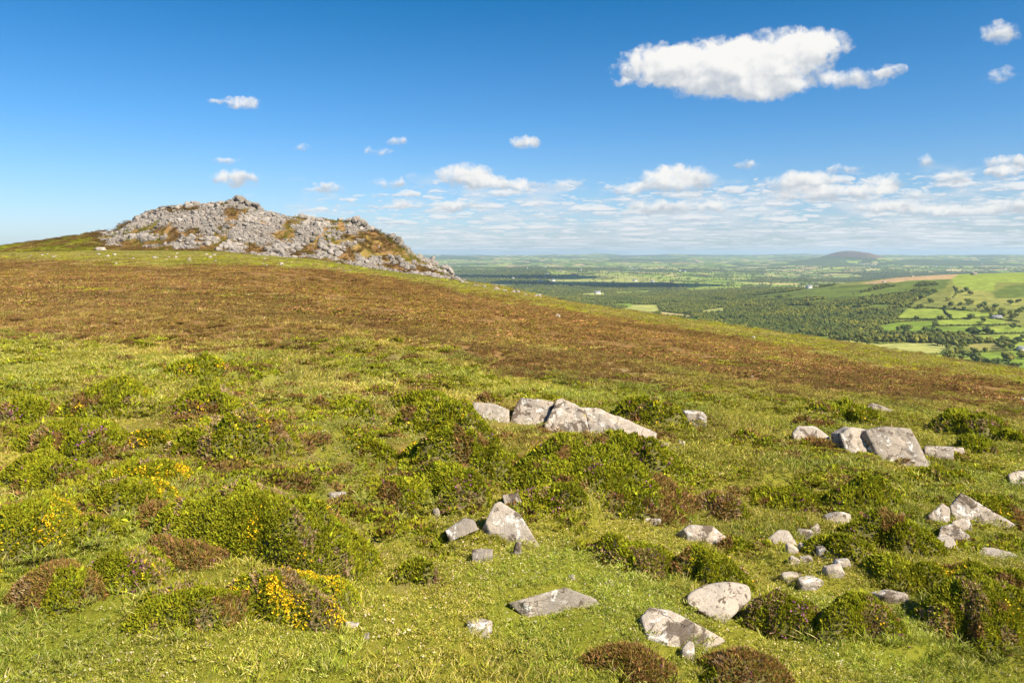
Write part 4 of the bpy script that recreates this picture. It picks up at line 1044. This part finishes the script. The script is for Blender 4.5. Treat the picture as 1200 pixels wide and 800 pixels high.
# visible over the moor edge?
skyv = np.interp(u_, gL[0], gL[1]); vis = v_ < skyv+6
xv, yv, zv, u_, v_ = [q[vis] for q in (xv, yv, zv, u_, v_)]
o = np.argsort(yv); rem = 300-ntree
first = o[:rem*3][::3][:rem]
for i in first:
    tree(xv[i], yv[i], zv[i], r.uniform(9, 13), 'leafy tree along the near edge of the hillside wood', 'trees along the near edge of the wood', r)
rest = np.setdiff1d(np.arange(len(xv)), first)
far_cr = [crown_mesh(50+i, 40, 1, 3) for i in range(5)]
xr, yr, zr = xv[rest], yv[rest], zv[rest]
# farther woods & hedgerow trees 3 to 12 km
n = 200000; yf = np.exp(r.uniform(math.log(3000), math.log(11500), n)); xf = yf*r.uniform(-.11, .68, n)
zf = gz(xf, yf); _, wf, ed = valley_colour(xf, yf, zf)
uf, vf = uvof(xf, yf, zf); ok = (wf | ((ed < 18) & (r.uniform(size=n) < .4))) & (vf < np.interp(uf, gL[0], gL[1])+4)
xf, yf, zf = xf[ok][:34000], yf[ok][:34000], zf[ok][:34000]
X = np.r_[xr, xf]; Y = np.r_[yr, yf]; Z = np.r_[zr, zf]
S = np.r_[r.uniform(6, 11, len(xr))*np.interp(yr, [1200, 3500], [1, .75]), r.uniform(7, 12, len(xf))*np.interp(yf, [3000, 11000], [.8, 1.1])]
bz = np.interp(Y, [1000, 6000, 11000], [1, 1.05, 1.4])
gn_scatter('woodland', np.stack([X, Y, Z-.12*S], 1), np.stack([0*X, 0*X, r.uniform(0, 6.28, len(X))], 1), np.stack([S*bz, S*bz, S*r.uniform(.7, 1.1, len(X))], 1),
           r.integers(0, 5, len(X)), np.ones((len(X), 3)), far_cr, 'dark green woods filling the valley and lower hillside', 'woodland')

M_WALL, t = mat('rendered_wall'); t.out(t.mix(t.noise(t.pos(), 1.5, 4), (.55, .53, .49), (.70, .68, .64)), .9)
M_WST, t = mat('stone_wall_house'); t.out(t.mix(t.noise(t.pos(), 1.5, 4), (.36, .31, .28), (.50, .43, .38)), .9)
M_ROOF, t = mat('slate_roof'); t.out(t.mix(t.noise(t.pos(), 2, 4), (.16, .16, .18), (.26, .26, .29)), .7)
M_WIN, t = mat('dark_glass'); t.out((.03, .035, .04), .2, spec=.5)
def boxm(name, lo, hi, m):
    x0, y0, z0 = lo; x1, y1, z1 = hi
    V = [(x0,y0,z0),(x1,y0,z0),(x1,y1,z0),(x0,y1,z0),(x0,y0,z1),(x1,y0,z1),(x1,y1,z1),(x0,y1,z1)]
    return fast_mesh(name, V, [(0,3,2,1),(4,5,6,7),(0,1,5,4),(1,2,6,5),(2,3,7,6),(3,0,4,7)], [m])
def house(u, v, L, W, hh, label, group=None, wm=None, rz=.2, detail=False, name='house', far=True):
    x, y, z = hit(u, v, True); z = float(gz(x, y))-.6
    e = empty(name, (x, y, z), label, 'building' if name != 'farmhouse' else 'house', group, rz=rz)
    a, b = L/2, W/2; rh = b*.85; wm = wm or M_WALL
    V = [(-a,-b,0),(a,-b,0),(a,b,0),(-a,b,0),(-a,-b,hh),(a,-b,hh),(a,b,hh),(-a,b,hh),(-a,0,hh+rh),(a,0,hh+rh)]
    Fc = [(0,1,5),(0,5,4),(2,3,7),(2,7,6),(1,2,6),(1,6,5),(5,6,9),(3,0,4),(3,4,7),(4,8,7)]
    obj('wall', fast_mesh('wall', V, Fc, [wm]), e)
    V = []; Fr = []
    for sgn in (-1, 1):
        o_ = len(V); yb = sgn*(b+.4); zt = hh+rh+.15; zb_ = hh-.3
        V += [(-a-.4, yb, zb_), (a+.4, yb, zb_), (a+.4, 0, zt), (-a-.4, 0, zt), (-a-.4, yb, zb_+.3), (a+.4, yb, zb_+.3), (a+.4, 0, zt+.3), (-a-.4, 0, zt+.3)]
        Fr += [(o_, o_+1, o_+2, o_+3), (o_+4, o_+5, o_+6, o_+7), (o_, o_+1, o_+5, o_+4), (o_+1, o_+2, o_+6, o_+5), (o_+3, o_, o_+4, o_+7)]
    rf = obj('roof', fast_mesh('roof', V, Fr, [M_ROOF]), e)
    if detail:
        for cx_ in (-a+.6, a-.6): obj('chimney', boxm('chimney', (cx_-.5, -.45, hh+rh-.8), (cx_+.5, .45, hh+rh+1.3), wm), rf)
        for cx_ in (-a*.6, a*.6):
            for cz_ in (1.1, 3.4): obj('window', boxm('window', (cx_-.5, -b-.05, cz_), (cx_+.5, -b+.1, cz_+1.2), M_WIN), e)
        obj('door', boxm('door', (-.5, -b-.05, .5), (.5, -b+.1, 2.6), M_WIN), e)
house(983, 405.5, 11.5, 7, 4.6, 'pale grey farmhouse with slate roof at the left end of the large pale field', None, M_WALL, rz=-.25, detail=True, name='farmhouse')
house(1168, 373.5, 22, 9, 4, 'long grey barn beside the bright fields on the right hillside', None, M_WST, rz=.1, name='barn')
house(1198, 411, 16, 8, 5, 'grey-roofed farm building at the right frame edge by the lower hedges', None, M_WALL, rz=.1, name='barn')
house(948, 338, 20, 12, 8, 'lone white house on the wooded hill brow', None, rz=.2)
house(700, 344.5, 28, 14, 9, 'white farmhouse in the pale field beyond the dark wood', None, rz=.1)
r = np.random.default_rng(9)
for i in range(26):
    u = r.choice([r.uniform(560, 870), r.uniform(730, 765), r.uniform(600, 680), r.uniform(1000, 1190)]); v = r.uniform(313, 331) if u < 870 else r.uniform(309, 316)
    house(u, v, r.uniform(18, 34), 14, 9, 'tiny white house far off in the valley farmland', 'far-off white houses in the valley', rz=r.uniform(-.6, .6))
for u, v, w, lab in ((1141, 322, 8, 'small rocky outcrop on the far hill crest by the pasture'), (1069, 324.5, 5, 'tiny outcrop on the tan crest of the far hill'), (1036, 331, 5, 'tiny outcrop at the left end of the tan crest')):
    x, y, z = hit(u, v, True); s = y/F
    rr = np.random.default_rng(int(u)); ext = np.array([w*s/2, w*s/3, w*s*.35]); N, D = random_planes(rr, ext, 10); P, f = poly_rock(N, D, ext, k=3, p=30, amp=.15, seed=3)
    tag(obj('outcrop', fast_mesh('outcrop', P, f, [M_TOR]), loc=(x, y, float(gz(x, y))+ext[2]*.2)), lab, 'rock', 'outcrops on the far hill crest')

# two real clouds higher than the frame, whose shade falls on the valley woods
M_CLD, t = mat('cloud_vapour'); t.out((.92, .93, .95), 1.0, spec=0)
SDV = np.array([.74, -.58, .86]); SDV /= np.linalg.norm(SDV)
for tx, ty, sx_, sy_, hh_, sd_ in ((650, 5250, 760, 420, 1900, 1), (60, 6600, 700, 500, 2600, 2)):
    c_ = np.array([tx, ty, -200.]); c_ = c_+SDV*(hh_/SDV[2]); d, f = ico(5)
    P = d*np.array([sx_, sy_, 150])*(1+1.1*fbm3(d*2.2+sd_*5, 5, 60+sd_))[:, None]; P[:, 2] = np.where(P[:, 2] < 0, P[:, 2]*.35, P[:, 2])
    o_ = obj('cloud', fast_mesh('cloud', P, f, [M_CLD], smooth=True), loc=tuple(c_)); o_['kind'] = 'structure'
# ------------------------------------------------------------------ haze
def haze():
    V = [(x, y, z) for z in (-420, 190) for x, y in ((-47500, -47500), (47500, -47500), (47500, 47500), (-47500, 47500))]
    m = bpy.data.materials.new('haze_air'); m.use_nodes = True; nt = m.node_tree; nt.nodes.clear()
    pv = nt.nodes.new('ShaderNodeVolumePrincipled'); pv.inputs['Color'].default_value = (.55, .74, 1, 1); pv.inputs['Density'].default_value = 3.8e-5; pv.inputs['Anisotropy'].default_value = .1
    oo = nt.nodes.new('ShaderNodeOutputMaterial'); nt.links.new(pv.outputs[0], oo.inputs['Volume'])
    o = obj('haze', fast_mesh('haze', V, [(0,3,2,1),(4,5,6,7),(0,1,5,4),(1,2,6,5),(2,3,7,6),(3,0,4,7)], [m])); o['kind'] = 'stuff'; o['label'] = 'thin blue air haze over the distance'; o['category'] = 'haze'
haze()

# ------------------------------------------------------------------ light and sky
Sd = Vector((.74, -.58, .86)).normalized()
el = math.asin(Sd.z); azs = math.atan2(Sd.x, Sd.y)
sun = bpy.data.lights.new('sun', 'SUN'); sun.energy = 5.0; sun.angle = math.radians(.53); sun.color = (1, .90, .72)
so = bpy.data.objects.new('sun', sun); COL.objects.link(so); so.rotation_euler = (-Sd).to_track_quat('-Z', 'Y').to_euler(); so.location = (0, 0, 60)

w = bpy.data.worlds.new('World'); SC.world = w; w.use_nodes = True; t = NT(w.node_tree)
sky = t.n('ShaderNodeTexSky', sky_type='NISHITA'); sky.sun_disc = False; sky.sun_elevation = el; sky.sun_rotation = azs; sky.altitude = 300; sky.air_density = 1.0; sky.dust_density = .6; sky.ozone_density = 2.2
dirv = t.n('ShaderNodeTexCoord').outputs['Generated']
sp = t.n('ShaderNodeSeparateXYZ'); t.set(sp.inputs[0], dirv)
az = t.m('ARCTAN2', sp.outputs[0], sp.outputs[1]); elv = t.m('ARCSINE', sp.outputs[2])
P0 = t.n('ShaderNodeCombineXYZ', ins={0: t.m('MULTIPLY', az, 100.0), 1: t.m('MULTIPLY', elv, 100.0)}).outputs[0]
wn = t.noise(P0, .55, 3, .6, out='Color'); wn2 = t.noise(P0, 2.0, 3, .55, out='Color')
Pw = t.vm('ADD', P0, t.vm('MULTIPLY', t.vm('SUBTRACT', wn, (.5, .5, .5)), (2.8, 1.3, 0)))
Pw = t.vm('ADD', Pw, t.vm('MULTIPLY', t.vm('SUBTRACT', wn2, (.5, .5, .5)), (.7, .45, 0)))
PUFF = [(772,76,54,27,1.2),(835,80,80,36,1.4),(905,74,70,40,1.4),(955,54,44,20,1.1),(890,106,60,15,.8),(1000,93,44,13,.85),(1042,84,20,9,.8),(728,96,14,6,.6),
 (1170,39,24,13,.8),(1172,89,26,9,.5),(283,121,26,9,.8),(258,119,14,4,.4),(615,167,19,10,.85),(467,166,16,6,.6),(443,178,20,7,.5),(352,173,13,5,.45),(275,209,30,12,.95),(264,189,18,5,.5),
 (384,220,20,9,.85),(455,215,24,8,.6),(546,206,40,17,1),(572,214,42,10,.8),(608,218,26,10,.8),(535,240,34,9,.85),(475,240,30,7,.65),(795,210,50,19,1.2),(740,222,24,11,.8),(775,243,48,10,.85),(840,243,32,9,.8),
 (940,213,46,14,1.1),(975,227,85,10,1.0),(1035,215,24,12,1.0),(990,198,26,7,.6),(1112,208,28,9,.9),(1180,190,24,9,.9),(1178,202,26,8,.9),(878,193,18,7,.6),(1087,188,12,8,.7),(1075,228,18,7,.7),(1045,243,50,8,.85),(1110,248,60,8,.8),(1190,242,40,10,.9),(655,216,30,6,.5)]
F_ = None; T_ = None
for (u, v, su, sv, a) in PUFF:
    A = math.atan((u-600)/F); E = math.atan((HV-v)/F*math.cos(A))
    d = t.vm('MULTIPLY', t.vm('SUBTRACT', Pw, (A*100, E*100, 0)), (F/100/su*math.cos(A)**-1*.95, F/100/sv, 0))
    f = t.m('MULTIPLY_ADD', t.vm('DOT_PRODUCT', d, d), -a, a); f = t.m('MAXIMUM', f, 0.0)
    yv_ = t.m('MULTIPLY', t.vm('DOT_PRODUCT', d, (0, 1, 0)), f)
    F_ = f if F_ is None else t.m('ADD', F_, f); T_ = yv_ if T_ is None else t.m('ADD', T_, yv_)
hgt = t.m('DIVIDE', T_, t.m('ADD', F_, .02))
det = t.noise(P0, .62, 7, .56, .35); sh1 = t.noise(P0, .34, 4, .5, .2); detS = t.noise(t.vm('ADD', P0, (.5, .9, 0)), .34, 4, .5, .2)
dens = t.m('ADD', F_, t.m('MULTIPLY', t.m('SUBTRACT', det, .50), 2.1))
alpha = t.m('MULTIPLY', t.step(dens, .02, 1.05), t.step(F_, 0.0, .25))
shade = t.m('ADD', t.m('MULTIPLY', t.m('SUBTRACT', sh1, detS), 1.5), t.m('MULTIPLY', hgt, .80))
shade = t.m('ADD', shade, t.m('MULTIPLY', t.m('MINIMUM', F_, 1.4), .22))
lit = t.step(shade, -.34, .46)
ccol = t.mix(lit, (.56, .61, .68), (1.0, .985, .96))
# layered stratocumulus towards the horizon, laid on a flat cloud deck
inv = t.m('DIVIDE', 1.0, t.m('ADD', t.m('MAXIMUM', elv, 0.0), .028))
Qy = t.m('MULTIPLY', t.m('LOGARITHM', t.m('ADD', t.m('MAXIMUM', elv, 0.0), .022), 2.718), 4.6)
Q = t.n('ShaderNodeCombineXYZ', ins={0: t.m('MULTIPLY', az, 15.0), 1: Qy, 2: 3.3}).outputs[0]
cov = t.m('MULTIPLY', t.step(elv, .115, .04), t.step(az, -.42, .0))
l1 = t.noise(Q, 1.1, 6, .56, .1)
la0 = t.m('MULTIPLY', t.step(t.m('ADD', l1, t.m('MULTIPLY', cov, .26)), .58, .86), t.m('MULTIPLY', t.step(cov, .0, .3), .68))
wq = t.vm('MULTIPLY', t.vm('SUBTRACT', t.noise(Q, 2.6, 5, .6, out='Color'), (.5, .5, .5)), (1.1, .6, 0))
la = None
for sc_, off_, r0, r1, th in ((1.15, 0.0, .25, .62, 0.0), (1.9, 5.3, .22, .60, .1), (2.9, 11.7, .2, .58, .2)):
    q_ = t.vm('ADD', t.vm('SCALE', t.vm('ADD', Q, wq), sc=sc_), (off_, off_, 0))
    vo = t.n('ShaderNodeTexVoronoi', voronoi_dimensions='2D', feature='F1'); t.set(vo.inputs['Vector'], q_); vo.inputs['Scale'].default_value = 1.0; vo.inputs['Randomness'].default_value = .9
    dd = t.n('ShaderNodeSeparateXYZ'); t.set(dd.inputs[0], t.vm('SUBTRACT', q_, vo.outputs['Position']))
    dyy = dd.outputs[1]; up_ = t.m('MAXIMUM', dyy, 0.0); dn_ = t.m('MULTIPLY', t.m('MINIMUM', dyy, 0.0), 2.3)
    dist = t.m('SQRT', t.m('ADD', t.m('MULTIPLY', dd.outputs[0], dd.outputs[0]), t.m('MULTIPLY', t.m('ADD', up_, dn_), t.m('ADD', up_, dn_))))
    rd = t.n('ShaderNodeMapRange', ins={0: t.sep(vo.outputs['Color'])[0], 3: r0*.4, 4: r1}).outputs[0]; rd = t.m('MULTIPLY', rd, t.m('ADD', t.m('MULTIPLY', t.step(cov, .0, 1.0), .6), .45))
    fld = t.m('SUBTRACT', 1.0, t.m('DIVIDE', dist, t.m('MAXIMUM', rd, .02)))
    a_ = t.m('MULTIPLY', t.step(fld, -.05, .5), t.m('MULTIPLY', t.step(cov, th, th+.35), 1.0-th*2.0))
    s_ = t.step(t.m('ADD', dyy, t.m('MULTIPLY', fld, .10)), -.13, .16)
    la = a_ if la is None else t.m('MAXIMUM', la, a_); 
    if sc_ == 1.15: ls = s_; best = a_
    else:
        w_m = t.m('GREATER_THAN', a_, best); ls = t.m('ADD', t.m('MULTIPLY', ls, t.m('SUBTRACT', 1.0, w_m)), t.m('MULTIPLY', s_, w_m)); best = t.m('MAXIMUM', best, a_)
la = t.m('MULTIPLY', la, .86)
lcol = t.mix(ls, (.53, .60, .71), (.95, .95, .95))
rp = t.n('ShaderNodeValToRGB'); t.set(rp.inputs[0], t.m('MULTIPLY', elv, 1.0))
for j, (pp, cc_) in enumerate([(0.0, (.66, .73, .93)), (.16, (.28, .60, .88)), (.31, (.055, .47, .75)), (.9, (.28, .52, .74))]):
    e_ = rp.color_ramp.elements[j] if j < 2 else rp.color_ramp.elements.new(pp)
    e_.position = pp; e_.color = (*cc_, 1)
skyc = t.mix(1.0, sky.outputs[0], rp.outputs[0], 'MULTIPLY')
SKYG = 1.0
base = t.vm('SCALE', skyc, sc=SKYG)
CL = 6.0
c = t.mix(la0, base, t.vm('SCALE', t.mix(t.step(l1, .4, .6), (.60, .67, .77), (.78, .82, .87)), sc=CL))
c = t.mix(la, c, t.vm('SCALE', lcol, sc=CL))
c = t.mix(alpha, c, t.vm('SCALE', ccol, sc=CL))
bg = t.n('ShaderNodeBackground'); t.set(bg.inputs[0], c); bg.inputs[1].default_value = .085
ow = t.n('ShaderNodeOutputWorld'); t.nt.links.new(bg.outputs[0], ow.inputs[0])
w.cycles.sampling_method = 'MANUAL'; w.cycles.sample_map_resolution = 512

# ------------------------------------------------------------------ camera and render
cam = bpy.data.cameras.new('camera'); co = bpy.data.objects.new('camera', cam); COL.objects.link(co)
co.location = (0, 0, 0); co.rotation_euler = (math.pi/2, 0, 0)
cam.sensor_width = 36; cam.lens = F/1200*36; cam.shift_y = -(400-HV)/1200; cam.clip_start = .1; cam.clip_end = 120000
SC.camera = co
SC.view_settings.view_transform = 'Standard'; SC.view_settings.look = 'None'; SC.view_settings.exposure = 0.92; SC.view_settings.gamma = 1; SC.view_settings.use_curve_mapping = False
cy = SC.cycles; cy.max_bounces = 5; cy.diffuse_bounces = 2; cy.glossy_bounces = 1; cy.transmission_bounces = 2; cy.volume_bounces = 1; cy.transparent_max_bounces = 6
cy.use_adaptive_sampling = True; cy.adaptive_threshold = .012; cy.use_denoising = True; cy.caustics_reflective = False; cy.caustics_refractive = False; cy.sample_clamp_indirect = 5
